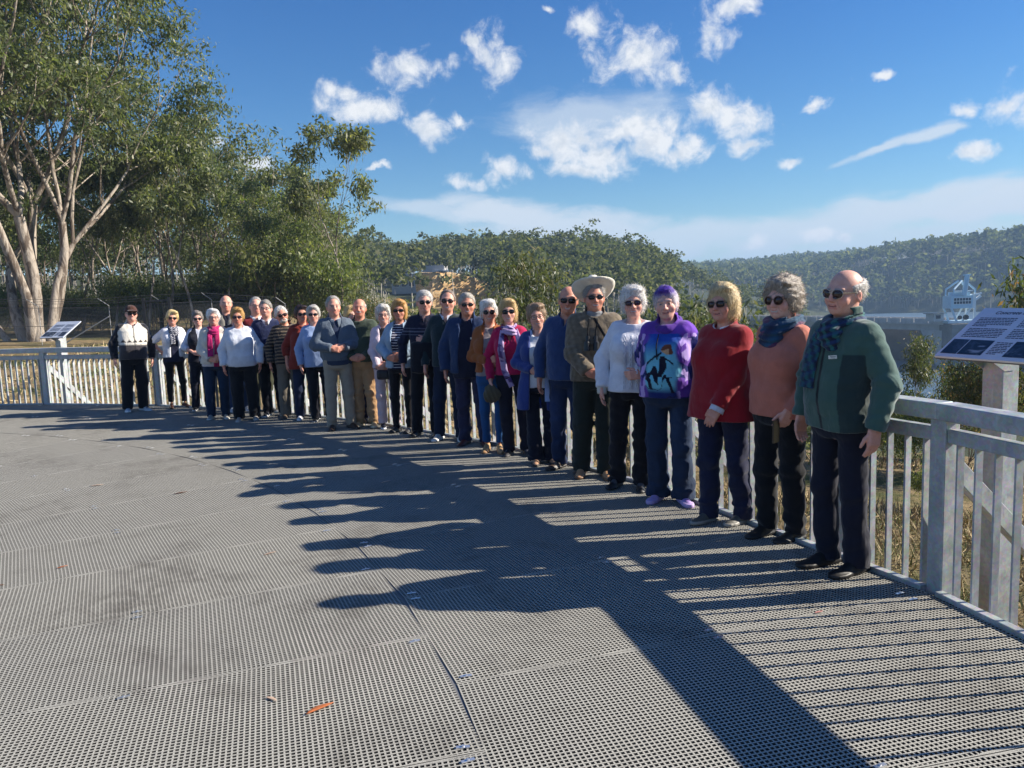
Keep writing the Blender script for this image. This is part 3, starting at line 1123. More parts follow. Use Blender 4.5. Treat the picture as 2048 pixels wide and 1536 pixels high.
def build_hair(sp, h):
    style, colr = sp['hair'][:2]
    opt = sp['hair'][2] if len(sp['hair']) > 2 else {}
    if style == 'none':
        return None
    hl = np.array(HAIRLINES[style], f32)
    t = opt.get('t', {'short': .012, 'receding': .010, 'fringe': .007, 'pixie': .020, 'bob': .026, 'long': .024, 'curly': .032}[style])
    am = opt.get('amp', {'short': .004, 'receding': .003, 'fringe': .0025, 'pixie': .006, 'bob': .004, 'long': .004, 'curly': .009}[style])
    seed = sp['i']
    def fn(P):
        part = opt.get('part', .015 * ((seed % 3) - 1))
        k = P[:, 1] + .006 * wn(P, 55, seed + 9) + .16 * np.maximum(0, np.abs(P[:, 0] - part) - .03)
        lim = np.interp(k, hl[:, 0], hl[:, 1]).astype(f32)
        tp = np.clip((P[:, 2] - lim) / .05, 0, 1)
        tp = tp * tp * (3 - 2 * tp)
        d = ell(P, (0, .014, 1.652), (.078, .096, .090)) - t * (.12 + .88 * tp) - t * .35 * np.clip((P[:, 2] - 1.70) / .04, 0, 1)
        if style in ('bob', 'long', 'curly', 'pixie'):
            lw = {'bob': .092, 'long': .088, 'curly': .094, 'pixie': .081}[style]
            lz = {'bob': 1.575, 'long': 1.55, 'curly': 1.605, 'pixie': 1.605}[style]
            d = smin(d, ell(P, (0, .027, lz), (lw, .086 + t * .5, .085)), .03)
            d = smin(d, ell(P, (part + .02, -.055, 1.728), (.050, .030 + t * .5, .022)), .02)
        d = d + am * (.9 if style != 'curly' else .8) * wn(P * A3((1, 1, .5 if style != 'curly' else 1)), 95 if style != 'curly' else 150, seed) + am * (1.2 if style != 'curly' else .35) * wn(P * A3((1, 1, .6)), 42, seed + 50)
        d = smax(d, (lim - P[:, 2]) * .7, .008)
        if style == 'fringe':
            d = smax(d, (P[:, 2] - 1.688 - .25 * (P[:, 1] - .05)) * .7, .012)
        return d
    V, F = snets(fn, (-.15, -.15, 1.44), (.15, .18, 1.80), h)
    c = np.tile(np.array(colr, f32), (len(V), 1))
    if 'tint' in opt:                     # dyed crown
        w = np.clip((V[:, 2] - 1.665) / .05, 0, 1)[:, None] * np.clip((.07 - V[:, 1]) / .1, 0, 1)[:, None]
        c = c * (1 - w) + np.array(opt['tint'], f32) * w
    return V, F, c


def strands(V, F, c, sp, n, seed, L=.03):
    """thin flyaway locks standing a little off the hair surface"""
    rg_ = np.random.RandomState(seed)
    tri = V[F]
    cen = tri.mean(1)
    nor = np.cross(tri[:, 1] - tri[:, 0], tri[:, 2] - tri[:, 0])
    nor /= np.linalg.norm(nor, axis=1)[:, None] + 1e-9
    out = (cen - np.array((0, .01, 1.63)))
    ok = np.where((nor * out).sum(1) > .02)[0]
    if not len(ok):
        ok = np.arange(len(F))
    k = rg_.choice(ok, n)
    p, nn = cen[k], nor[k]
    frz = 1.3 if sp['hair'][0] == 'curly' else .55
    down = np.array((0, .25, -1.0)) + rg_.normal(size=(n, 3)) * frz
    d = down - nn * (down * nn).sum(1)[:, None] * .8
    d /= np.linalg.norm(d, axis=1)[:, None] + 1e-9
    s = np.cross(d, nn); s /= np.linalg.norm(s, axis=1)[:, None] + 1e-9
    ln = L * (.5 + rg_.rand(n, 1))
    w = .0011
    a = p - nn * .002
    b = p + d * ln * .5 + nn * (.004 + .004 * rg_.rand(n, 1))
    e = p + d * ln + nn * (.002 + (.010 if frz < 1 else .018) * rg_.rand(n, 1))
    VV = np.stack([a - s * w, a + s * w, b + s * w * .8, b - s * w * .8, e + s * w * .2, e - s * w * .2], 1).reshape(-1, 3)
    base = np.arange(n)[:, None] * 6
    FF = np.concatenate([base + np.array([[0, 1, 2, 3]]), base + np.array([[3, 2, 4, 5]])])
    cc = np.repeat(c[F[k, 0]] * (.8 + .5 * rg_.rand(n, 1)), 6, axis=0)
    return VV, FF, cc


def spectacles(sp, par, xf):
    g = sp.get('glasses')
    if not g:
        return
    dark = g in ('sun', 'aviator', 'round')
    wdt, hgt, e = {'sun': (.0265, .0195, 3.2), 'aviator': (.0285, .0235, 2.4), 'round': (.0265, .0245, 2.0), 'clear': (.024, .0165, 2.8)}[g]
    cx, cz, cy_ = .0335, 1.6275, -.104
    rgs = random.Random(sp['i'] * 17)
    if g in ('sun', 'clear'):
        wdt *= rgs.uniform(.86, 1.08); hgt *= rgs.uniform(.80, 1.15); e = rgs.uniform(2.1, 3.8)
    lens_m = (M_LENS_DK, M_LENS_DK, mat('brown_lens', (.035, .014, .010), .08, 0, .7), mat('violet_lens', (.03, .012, .03), .08, 0, .7))[rgs.randrange(4)]
    root = None
    fm = M_FRAME_ME if g == 'aviator' else (M_FRAME_DK, M_FRAME_DK, mat('tortoise_frame', (.09, .04, .02), .3))[sp['i'] % 3]
    fr = MB()
    N = 20
    def outline(s, k, i):
        t = 2 * math.pi * i / N
        co, si = math.cos(t), math.sin(t)
        x = math.copysign(abs(co) ** (2 / e), co) * wdt * k
        z = math.copysign(abs(si) ** (2 / e), si) * hgt * k
        if g == 'aviator' and z < 0:
            x += -s * z * -.0 + s * .006 * (z / hgt)
        xx = s * cx + x
        return (xx, cy_ + 3.2 * xx * xx + .0, cz + z)
    lens_parts = []
    for s in (-1, 1):
        lm = MB()
        pts = [outline(s, 1, i) for i in range(N)]
        fr.tube(pts + [pts[0]], .0019 if not dark or g == 'aviator' else .0028, 5, False)
        ctr = (s * cx, cy_ + 3.2 * cx * cx - .003, cz)
        back = [(p[0], p[1] + .002, p[2]) for p in pts]
        lm.add([ctr] + pts + back, [(0, 1 + i, 1 + (i + 1) % N) for i in range(N)] + [(1 + i, 1 + N + i, 1 + N + (i + 1) % N, 1 + (i + 1) % N) for i in range(N)])
        lens_parts.append(lm)
    fr.tube([(-.010, cy_ - .001, cz + .006), (0, cy_ - .004, cz + .009), (.010, cy_ - .001, cz + .006)], .002, 5)
    if g == 'aviator':
        fr.tube([(-.018, cy_ - .001, cz + .019), (.018, cy_ - .001, cz + .019)], .0017, 5)
    for s in (-1, 1):
        xo = s * (cx + wdt)
        th_ = .0075 if (dark and g == 'sun') else .004
        fr.bar((xo, cy_ + 3.2 * xo * xo, cz + .008), (s * .0815, .015, cz + .004), .003, th_)
    me = fr.mesh('glasses')
    me.transform(xf)
    o = obj('glasses', me, fm, par)
    for lm in lens_parts:
        ml = lm.mesh('lens', True)
        ml.transform(xf)
        obj('lens', ml, lens_m if dark else M_LENS_CL, o)


class Person:
    """builds one standing person; every garment is a child of the person's Empty"""
    def __init__(self, **sp):
        d = dict(sex='m', w=1.0, belly=0.0, turn=0.0, head=(0, 0, 0), skin=lin((214, 150, 126)), hair=('short', lin((190, 188, 185))),
                 glasses=None, arms=('down', 'down'), feet=((-.11, 0, 12), (.11, 0, 12)), lean=0.0, res=.011)
        d.update(sp)
        self.sp = sp = d
        x, y, H = sp['x'], sp['y'], sp['H']
        self.s = s = H / 1.772
        rz = math.atan2(-x, y) - rad(sp['turn'])
        self.o = empty('person', (x, y, 0.0), rz, sp['label'], 'person', None)
        rgp = random.Random(sp['i'] * 31 + 5)
        self.o.rotation_euler = (rad(rgp.uniform(-1.2, 1.0)), rad(rgp.uniform(-2.4, 2.4) + sp['lean']), rz + rad(rgp.uniform(-9, 9)))
        self.T = Torso(sp)
        self.parts = {}
        hx = sp['head']
        piv = Vector((0, .022, 1.49))
        R = Matrix.Rotation(rad(hx[0]), 4, 'Z') @ Matrix.Rotation(rad(hx[1]), 4, 'X') @ Matrix.Rotation(rad(hx[2]), 4, 'Y')
        self.S = Matrix.Scale(s, 4)
        off = sp.get('headoff', (0, 0, 0))
        self.XH = self.S @ Matrix.Translation(Vector(off)) @ Matrix.Translation(piv) @ R @ Matrix.Scale(1.09, 4) @ Matrix.Translation(-piv)
        self.arms()
        self.body()
        self.trousers()
        self.shoes()

    # -- geometry sinks
    def put(self, name, V, F, c, m_, parent=None, xf=None, smooth=True):
        M4 = xf if xf is not None else self.S
        V = np.asarray(V, float) @ np.array(M4.to_3x3()).T + np.array(M4.translation)
        me = mesh_np(name, V, F, smooth, c)
        o = obj(name, me, m_, parent or self.o)
        return o

    def putmb(self, name, mb, m_, parent=None, head=False, smooth=False):
        me = mb.mesh(name, smooth)
        me.transform(self.XH if head else self.S)
        return obj(name, me, m_, parent or self.o)

    def arms(self):
        sp = self.sp
        w = sp['w']
        shx = (.183 if sp['sex'] == 'm' else .158) * (1 + (w - 1) * .5)
        self.arm = {}
        ab = 1 + (w - 1) * .7
        for s, pose in zip((-1, 1), sp['arms']):
            sh = np.array((s * shx, .018, 1.405))
            pole = (s * .9, .7, -.25)
            curl, n, t, hd = .35, None, None, None
            if pose == 'down':
                wr = np.array((s * (shx + .085 * ab), -.035, .895)); hd = (s * .02, -.12, -1); n = (-s, .15, 0); t = (0, -1, 0)
            elif pose == 'back':
                wr = np.array((s * .10, .18, .98)); hd = (-s, .1, -.2); n = (0, 1, 0); t = (0, 0, 1)
            elif pose == 'hip':
                wr = np.array((s * .19, .08, 1.02)); hd = (-s * .4, -.6, -.5); n = (-s, 0, 0); t = (0, 0, 1); pole = (s, .6, 0)
            elif isinstance(pose, tuple) and pose[0] == 'clasp':
                z = pose[1]
                yf = self.front_y(0, z) - .045
                off = pose[2] if len(pose) > 2 else 0.0
                wr = np.array((s * .085 + off, yf + .005, z + (.012 if s > 0 else -.012))); hd = (-s, -.28 if s > 0 else -.1, -.25); n = (0, 1, 0); t = (0, 0, 1)
                pole = (s * .9, .5, -.5); curl = .55
                if s < 0:
                    wr[1] -= .022
            else:
                wr = np.array(pose[1]); hd = pose[2]; n = pose[3]; t = pose[4]
                if len(pose) > 5: curl = pose[5]
                if len(pose) > 6: pole = pose[6]
            el_, wr = ik(sh, wr, .285, .255, pole)
            self.arm[s] = dict(sh=sh, el=el_, wr=wr, hand=hand_parts(wr, hd, n, t, curl), d=nrm(hd))

    def front_y(self, x, z):
        T = self.T
        a, b, yc = (float(np.interp(z, T.z, q)) for q in (T.a, T.b, T.y))
        return yc - b * max(0, 1 - abs(x / a) ** 2.35) ** (1 / 2.35)

    def body(self):
        sp = self.sp
        hr = .0064 if sp['res'] < .0078 else (.0080 if sp['res'] < .0105 else .0108)
        V, F = snets(lambda P: head_sdf(P, sp), (-.14, -.14, 1.37), (.14, .14, 1.77), hr)
        c = head_cols(V, sp)
        M4 = np.array(self.XH)
        Vs = [V @ M4[:3, :3].T + M4[:3, 3]]
        Fs, Cs = [F], [c]
        n0 = len(V)
        sk = np.array(sp['skin'], f32)
        for s in (-1, 1):
            a = self.arm[s]
            pr = a['hand']
            pts = np.array([p for q, _ in pr[0] for p in q] + [a['wr'], a['wr'] - a['d'] * .05])
            V, F = snets(lambda P: hand_sdf(P, pr), pts.min(0) - .035, pts.max(0) + .035, .0062 if sp['res'] < .0085 else .0085)
            # forearm and upper arm inside the sleeve
            Va, Fa = snets(lambda P: polycone(P, (a['sh'], a['el'], a['wr'] + a['d'] * .01), (.042, .036, .026), .02),
                           np.minimum(np.minimum(a['sh'], a['el']), a['wr']) - .06, np.maximum(np.maximum(a['sh'], a['el']), a['wr']) + .06, .021)
            for v_, f_ in ((V, F), (Va, Fa)):
                Vs.append(v_ * self.s); Fs.append(f_ + n0); n0 += len(v_)
                cc = np.tile(sk * np.array((.97, .88, .86), f32), (len(v_), 1))
                Cs.append(cc)
        # trunk and legs under the clothes
        def core(P):
            d = smax(self.T.d(P, -.030), .80 - P[:, 2], .05)
            for s in (-1, 1):
                d = smin(d, polycone(P, self.leg_pts(s), (.062, .045, .034), .02), .03)
            return smax(d, P[:, 2] - 1.45, .02)
        V, F = snets(core, (-.30, -.30, .05), (.30, .30, 1.48), .042)
        Vs.append(V * self.s); Fs.append(F + n0); Cs.append(np.tile(sk, (len(V), 1)))
        me = mesh_np('body', np.vstack(Vs), np.vstack(Fs), True, np.vstack(Cs))
        obj('body', me, M_SKIN, self.o)
        # hair and glasses
        hh = build_hair(sp, hr * 1.12)
        if hh is not None and len(hh[0]):
            V, F, c = hh
            ns = 2200 if sp['res'] < .0085 else (900 if sp['res'] < .012 else 450)
            if sp['hair'][0] in ('fringe', 'receding'):
                ns //= 2
            v2, f2, c2 = strands(V, F, c, sp, ns, sp['i'], .035 if sp['hair'][0] in ('bob', 'long', 'curly') else .022)
            self.put('hair', np.vstack([V, v2]), np.vstack([F, f2 + len(V)]), np.vstack([c, c2]), M_HAIR, xf=self.XH)
        spectacles(sp, self.o, self.XH)

    def leg_pts(self, s):
        ft = self.sp['feet'][0 if s < 0 else 1]
        hip = np.array((s * .088 * (1 + (self.sp['w'] - 1) * .5), .004, .90))
        ank = np.array((ft[0], ft[1] + .02, .075))
        kn = hip * .47 + ank * .53 + np.array((s * .004, -.022 - (ft[3] if len(ft) > 3 else 0), 0))
        kn[2] = .485
        return hip, kn, ank

    def trousers(self):
        sp = self.sp
        tr = sp.get('trousers', {})
        colr = tr.get('col', lin((30, 32, 42)))
        w = 1 + (sp['w'] - 1) * .75
        th, kn, hm = {'slim': (.088, .058, .047), 'straight': (.092, .072, .067), 'loose': (.098, .084, .080), 'flare': (.092, .070, .092)}[tr.get('cut', 'straight')]
        hem = tr.get('hem', .035)
        seed = sp['i'] * 7
        L = {s: self.leg_pts(s) for s in (-1, 1)}
        fa = tr.get('folds', 1.0)
        def fn(P):
            d = self.T.d(P, -.006)
            d = smax(d, .80 - P[:, 2], .05)
            d = smax(d, P[:, 2] - 1.03, .01)
            for s in (-1, 1):
                h_, k_, a_ = L[s]
                lg = smin(rcone(P, h_, k_, th * w, kn * w), rcone(P, k_, a_ + np.array((0, .004, -.03)), kn * w, hm * (1 + (w - 1) * .5)), .03)
                d = smin(d, lg, .022)
            z = P[:, 2]
            k = .0035 + .006 * np.exp(-((z - .12) / .10) ** 2) + .0035 * np.exp(-((z - .46) / .08) ** 2)
            d = d + fa * k * wn(P * A3((1, 1, 1.9)), 34, seed) + fa * .003 * wn(P * A3((1, 1, .35)), 60, seed + 1)
            return smax(d, hem + .006 * wn(P, 30, seed + 2) - z, .004)
        V, F = snets(fn, (-.36, -.30, hem - .03), (.36, .30, 1.05), sp['res'] * 1.55)
        c = np.tile(np.array(colr, f32), (len(V), 1))
        if tr.get('fade'):
            wv_ = np.clip(.5 + .5 * wn(V * A3((1, 1, .5)), 16, seed + 5), 0, 1)[:, None] * np.exp(-((V[:, 2:3] - .6) / .25) ** 2)
            c = c * (1 + wv_ * tr['fade'])
        self.put('trousers', V, F, c, M_DENIM if tr.get('denim') else M_CLOTH)

    def shoes(self):
        sp = self.sp
        sh = sp.get('shoes', {})
        uc, sc = np.array(sh.get('col', lin((25, 25, 28))), f32), np.array(sh.get('sole', lin((20, 20, 20))), f32)
        thick = sh.get('thick', .022)
        for s in (-1, 1):
            ft = sp['feet'][0 if s < 0 else 1]
            a = rad(ft[2]) * s
            co, si = math.cos(a), math.sin(a)
            small = .92 if sp['sex'] == 'f' else 1.0
            def fn(P):
                q = P - A3((ft[0], ft[1], 0))
                # toe direction is (sin a, -cos a)
                v = (q[:, 0] * si - q[:, 1] * co) / small
                u = (q[:, 0] * co + q[:, 1] * si) / small
                Q = np.stack([u, v, q[:, 2]], 1)
                wv = np.interp(v, [-.11, -.05, .05, .12, .17, .20], [.030, .036, .040, .047, .036, .012]).astype(f32)
                up = np.interp(v, [-.10, -.04, .04, .10, .16, .20], [.085, .095, .075, .052, .040, .026]).astype(f32)
                d = smax(np.abs(u) - wv, np.abs(v - .045) - .15, .02)
                d1 = smax(d + .003, Q[:, 2] - up + u * u * 14, .02)
                d1 = smax(d1, .008 - Q[:, 2], .004)
                d2 = smax(smax(d - .004, Q[:, 2] - thick, .004), .0005 - Q[:, 2], .002)
                return np.minimum(d1, d2)
            V, F = snets(fn, (ft[0] - .22, ft[1] - .24, -.01), (ft[0] + .22, ft[1] + .16, .12), .0085 if sp['res'] < .0085 else .0125)
            c = np.where((V[:, 2] < thick + .003)[:, None], sc, uc)
            if 'accent' in sh:
                m_ = (V[:, 2] > .045) & (wn(V, 70, 5) > .35)
                c = np.where(m_[:, None], np.array(sh['accent'], f32), c)
            V = V.copy()
            V[:, 2] = np.maximum(V[:, 2], 0.0005)
            self.put('shoe', V, F, c, M_SHOE)

    def top(self, name, col, off=.006, hem=.86, neck=(.082, .088, .062, -.022, 1.515), sleeve=1.0, sl_r=(.066, .056, .046), k=.0, colf=None,
            m_=None, opening=None, folds=1.0, cuff=True, vneck=None, res=None, sleeves=True, flare=0.0, band=None, seedo=0, zmax=1.62):
        """one upper garment: torso shell plus sleeves; opening = half width of an open front as [(z, halfwidth)...]"""
        sp = self.sp
        seed = sp['i'] * 13 + seedo
        w = 1 + (sp['w'] - 1) * .6
        mw = .95 if sp['sex'] == 'f' else 1.0
        arms = self.arm
        op = np.array(opening, f32) if opening is not None else None
        tor = self.T

        def parts(P):
            z = P[:, 2]
            o_ = off + flare * np.clip((1.15 - z) / .35, 0, 1.2)
            dt = tor.d(P, 0) - o_
            dt = smax(dt, z - zmax, .01)
            dt = dt + folds * (.0035 + .004 * np.exp(-((z - hem - .06) / .12) ** 2)) * wn(P * A3((1, 1, .55)), 24, seed) + folds * .002 * wn(P * A3((1, 1, 1.6)), 48, seed + 1)
            if band:
                zb = hem + band
                dt = dt + .010 * np.clip((zb - z) / .02, 0, 1)
            ds = None
            if sleeves:
                for s in (-1, 1):
                    a = arms[s]
                    sh = a['sh'] + np.array((-s * .035, 0, .0))
                    wr = a['el'] + (a['wr'] - a['el']) * 1.0
                    e_ = a['el']
                    d1 = rcone(P, sh, e_, (sl_r[0] + off * .6) * w * mw, (sl_r[1] + off * .6) * w * mw)
                    d2 = rcone(P, e_, wr, (sl_r[1] + off * .6) * w * mw, (sl_r[2] + off * .4) * w * mw)
                    if sleeve < 1.0:
                        # cut along the forearm (sleeve .5 = elbow)
                        f_ = max((sleeve - .5) * 2, 0)
                        u = nrm(wr - e_)
                        lim = (P - A3(e_)) @ A3(u) - f_ * np.linalg.norm(wr - e_)
                        d2 = smax(d2, lim, .004)
                    else:
                        u = nrm(wr - e_)
                        d2 = smax(d2, (P - A3(wr)) @ A3(u) - .005, .004)
                    dd = smin(d1, d2, .02)
                    ua = nrm(e_ - sh)
                    su = np.minimum((P - A3(sh)) @ A3(ua), .285) + np.clip((P - A3(e_)) @ A3(nrm(wr - e_)), 0, 1)
                    amp = .0022 + .0045 * np.exp(-((su - .285) / .07) ** 2) + .003 * np.exp(-((su - .50) / .06) ** 2)
                    dd = dd + folds * amp * (.55 * np.sin(su * 78 + 4.2 * wn(P, 15, seed + 3 + s)) + .6 * wn(P * A3((1, 1, 1.3)), 34, seed + 5 + s)) + folds * .0015 * wn(P, 60, seed + 4)
                    ds = dd if ds is None else np.minimum(ds, dd)
            return dt, ds

        def fn(P):
            dt, ds = parts(P)
            z = P[:, 2]
            dt2 = smax(dt, hem + .006 * wn(P, 16, seed + 8) - z, .006)
            if op is not None:
                hw = np.interp(z, op[:, 0], op[:, 1]).astype(f32)
                cut = smax(np.abs(P[:, 0]) - hw, P[:, 1] - .0, .004)
                dt2 = smax(dt2, -cut, .006)
                if ds is not None:
                    ds = smax(ds, -smax(np.abs(P[:, 0]) - hw, P[:, 1] + .02, .004) - .0, .006) if False else ds
            if ds is not None:
                kk = .006 + .040 * np.clip((z - 1.26) / .14, 0, 1)
                h = np.clip(.5 + .5 * (ds - dt2) / kk, 0, 1)
                d = ds + (dt2 - ds) * h - kk * h * (1 - h)
            else:
                d = dt2
            nx, ny, nzr, ncy, ncz = neck
            d = smax(d, -ell(P, (0, ncy, ncz), (nx, ny, nzr)), .008)
            if vneck:
                vz, vw = vneck
                cut = np.abs(P[:, 0]) - np.clip((z - vz) / (1.50 - vz), 0, 1) * vw
                d = smax(d, -smax(cut, P[:, 1] + .02, .004), .005)
            return d
        lim = [arms[s][q] for s in (-1, 1) for q in ('sh', 'el', 'wr')]
        lo = np.minimum(np.min(lim, 0) - .09, (-.27 * sp['w'], -.30, hem - .04))
        hi = np.maximum(np.max(lim, 0) + .09, (.27 * sp['w'], .22, 1.56))
        lo[1] = min(lo[1], float(tor.y.min() - tor.b.max()) - .07)
        hi[2] = min(hi[2], 1.57)
        V, F = snets(fn, lo, hi, (res * 1.2 if res else sp['res'] * 1.42) if sleeves or res else sp['res'] * 1.9)
        c = np.tile(np.array(col, f32), (len(V), 1))
        dt, ds = parts(V.astype(f32))
        isl = (ds < dt - .004) if ds is not None else np.zeros(len(V), bool)
        if colf:
            c = colf(V, isl, c)
        self.topV = V
        return self.put(name, V, F, c, m_ or M_CLOTH)

    def fy(self, x, z, r=.03):
        V = self.topV
        m_ = (np.abs(V[:, 0] - x) < r) & (np.abs(V[:, 2] - z) < r)
        return float(V[m_, 1].min()) if m_.any() else self.front_y(x, z)

    def collar(self, col, name='collar', z=1.478, r=.078, hgt=.045, gap=.25, m_=None, flare=.012, point=.03, stand=False, sy=1.0):
        """turned-down (or standing) collar ring open at the front"""
        N = 40
        vs, fs = [], []
        for i in range(N + 1):
            t = -math.pi / 2 + gap + (2 * math.pi - 2 * gap) * i / N
            fr = max(0, 1 - min(i, N - i) / 7.0)
            cx, sy_ = math.cos(t), math.sin(t)
            zz = z - .030 * max(0, -sy_) ** 2 + .014 * max(0, sy_)
            if stand:
                prof = [(r + flare, zz - hgt * .5), (r + flare * .6, zz + hgt * .5), (r + flare * .6 - .006, zz + hgt * .5), (r + flare - .007, zz - hgt * .5)]
            else:
                dp = hgt + point * fr
                prof = [(r - .004, zz + .004), (r + .001, zz + .018), (r + .007, zz + .017), (r + .012 + flare + .006 * fr, zz + .018 - dp), (r + .006 + flare + .006 * fr, zz + .016 - dp)]
            for rr, zc in prof:
                vs.append((rr * cx, .010 + rr * sy_ * sy, zc))
        k = len(prof)
        for i in range(N):
            for j in range(k):
                a, b = i * k + j, i * k + (j + 1) % k
                fs.append((a, b, b + k, a + k))
        V, F = np.array(vs), np.array(fs)
        V[:, 2] += .003 * np.sin(V[:, 0] * 60)
        return self.put(name, V, F, np.tile(np.array(col, f32), (len(V), 1)), m_ or M_CLOTH)

    def ribbon(self, name, pts, width, col, m_=None, thick=.006, off=.008, colf=None, tilt=None, n=14, wav=0.0, tuck=None):
        """cloth strip lying on the front of the top through points (x, z)"""
        P = np.array(pts, float)
        t = np.linspace(0, len(P) - 1, n)
        xs, zs = np.interp(t, range(len(P)), P[:, 0]), np.interp(t, range(len(P)), P[:, 1])
        w = np.interp(t, np.linspace(0, len(P) - 1, len(width)), width) if isinstance(width, (list, tuple)) else np.full(n, width)
        M = 5
        vs, fs = [], []
        for i in range(n):
            dx, dz = xs[min(i + 1, n - 1)] - xs[max(i - 1, 0)], zs[min(i + 1, n - 1)] - zs[max(i - 1, 0)]
            l = math.hypot(dx, dz) + 1e-9
            px, pz = -dz / l, dx / l
            y0 = self.fy(xs[i], zs[i]) - off
            for j in range(M):
                u = (j / (M - 1) - .5) * w[i]
                yy = y0 + .25 * abs(u) ** 1.2 * .3 + wav * math.sin(j * 2.1 + i * .5)
                vs.append((xs[i] + px * u, yy - thick / 2, zs[i] + pz * u))
        nf = n * M
        vs2 = [(a, b + thick, c) for a, b, c in vs]
        for i in range(n - 1):
            for j in range(M - 1):
                a = i * M + j
                fs.append((a, a + M, a + M + 1, a + 1))
                fs.append((a + nf, a + 1 + nf, a + M + 1 + nf, a + M + nf))
        for i in range(n - 1):
            for j in (0, M - 1):
                a = i * M + j
                fs.append((a, a + nf, a + M + nf, a + M) if j == 0 else (a, a + M, a + M + nf, a + nf))
        for i in (0, n - 1):
            for j in range(M - 1):
                a = i * M + j
                fs.append((a, a + 1, a + 1 + nf, a + nf))
        V = np.array(vs + vs2)
        c = np.tile(np.array(col, f32), (len(V), 1))
        if colf:
            c = colf(V, None, c)
        return self.put(name, V, np.array(fs), c, m_ or M_SILK)

    def sdfpart(self, name, fn, lo, hi, h, col, m_, colf=None, head=False):
        V, F = snets(fn, lo, hi, h)
        c = np.tile(np.array(col, f32), (len(V), 1))
        if colf:
            c = colf(V, None, c)
        return self.put(name, V, F, c, m_, xf=self.XH if head else None)

    def cowl(self, col, colf=None, r=.088, tube=.032, drop=.09, name='scarf', z=1.475, amp=.006):
        """scarf wound round the neck and bunched on the chest"""
        i = self.sp['i']
        def fn(P):
            x, y, zz = P[:, 0], P[:, 1] - .005, P[:, 2]
            rr = np.sqrt(x * x + y * y)
            cz = z + .18 * y * .9
            d = np.sqrt((rr - r) ** 2 + ((zz - cz) * .75) ** 2) - tube
            d = smin(d, ell(P, (0, -.115, z - .06 - drop * .3), (.085, .045, .055 + drop * .5)), .03)
            d = smin(d, ell(P, (.03, -.125, z - .10 - drop), (.055, .030, .05 + drop * .4)), .03)
            ang = np.arctan2(y, x)
            return d + amp * np.sin((zz - cz) * 150 + 2.5 * np.sin(ang * 2 + i) + 2 * wn(P, 18, i)) + amp * .5 * wn(P, 40, i + 2)
        return self.sdfpart(name, fn, (-.17, -.21, z - .14 - drop * 1.6), (.17, .15, z + .07), self.sp['res'] * 1.05, col, M_SILK, colf)

    def badge(self, x, z, w=.055, h=.018, tilt=0.0):
        y = self.fy(x, z, .02) - .006
        mb = MB().prism([(-w / 2, -h / 2), (w / 2, -h / 2), (w / 2, h / 2), (-w / 2, h / 2)], (x, y, z), (math.cos(tilt), 0, math.sin(tilt)), (-math.sin(tilt), 0, math.cos(tilt)), (0, 1, 0), .003)
        o = self.putmb('name_badge', mb, mat('badge_white', (.75, .74, .68), .4))
        m2 = MB()
        for k_ in range(2):
            m2.box((x + .004, y - .0022, z + .004 - k_ * .008), (w * (.7 - .2 * k_), .001, .0028))
        self.putmb('badge_print', m2, M_INK, o)

    def world(self, p):
        """model-space point -> world"""
        bpy.context.view_layer.update()
        return self.o.matrix_world @ (self.S @ Vector(p))

    def held(self, name, label, cat, mb_or_vf, m_, col=None):
        """a thing of its own that this person holds or carries; geometry given in the person's model space"""
        if isinstance(mb_or_vf, MB):
            me = mb_or_vf.mesh(name)
            me.transform(self.S)
        else:
            V, F = mb_or_vf
            me = mesh_np(name, np.asarray(V) * self.s, F, True, np.tile(np.array(col, f32), (len(V), 1)))
        o = obj(name, me, m_)
        o.location = self.o.location
        o.rotation_euler = self.o.rotation_euler
        return tag(o, label, cat)


def stripes(c0, c1, period, duty=.5, zoff=0.0, sleeves_too=True):
    c0, c1 = np.array(c0, f32), np.array(c1, f32)
    def f(V, isl, c):
        m_ = ((V[:, 2] + zoff + .15 * V[:, 1]) / period % 1.0) < duty
        out = np.where(m_[:, None], c1, c0)
        if isl is not None and not sleeves_too:
            out = np.where(isl[:, None], c0, out)
        return out.astype(f32)
    return f
# ------------------------------------------------------------------ people (facing the camera unless turned)
S1 = lin((222, 166, 144)); S2 = lin((226, 174, 154)); S3 = lin((210, 150, 126)); S4 = lin((230, 182, 164))
NAVY, BLACK, WHITE, CREAM = lin((26, 30, 56)), lin((20, 20, 24)), lin((232, 232, 236)), lin((214, 208, 196))
GREYH, WHITEH, BLOND = lin((168, 165, 162)), lin((226, 223, 218)), lin((214, 186, 132))
CL = 'clasp'


def zig(V, isl, c):
    c = c.copy()
    x, y, z = V.T
    c[:] = lin((58, 54, 58))
    c[z > 1.215] = lin((222, 216, 204))
    tri = np.abs(((x + .5) / .085) % 1.0 - .5) * 2
    b = (z > 1.12) & (z <= 1.215)
    c[b] = lin((222, 216, 204))
    c[b & (z > 1.165) & (z < 1.165 + .05 * tri)] = lin((52, 46, 46))
    c[b & (z < 1.135)] = lin((150, 146, 140))
    c[isl] = lin((24, 25, 34))
    c[(np.abs(x) < .008) & (y < 0) & (z > 1.0)] = lin((30, 30, 34))
    return c

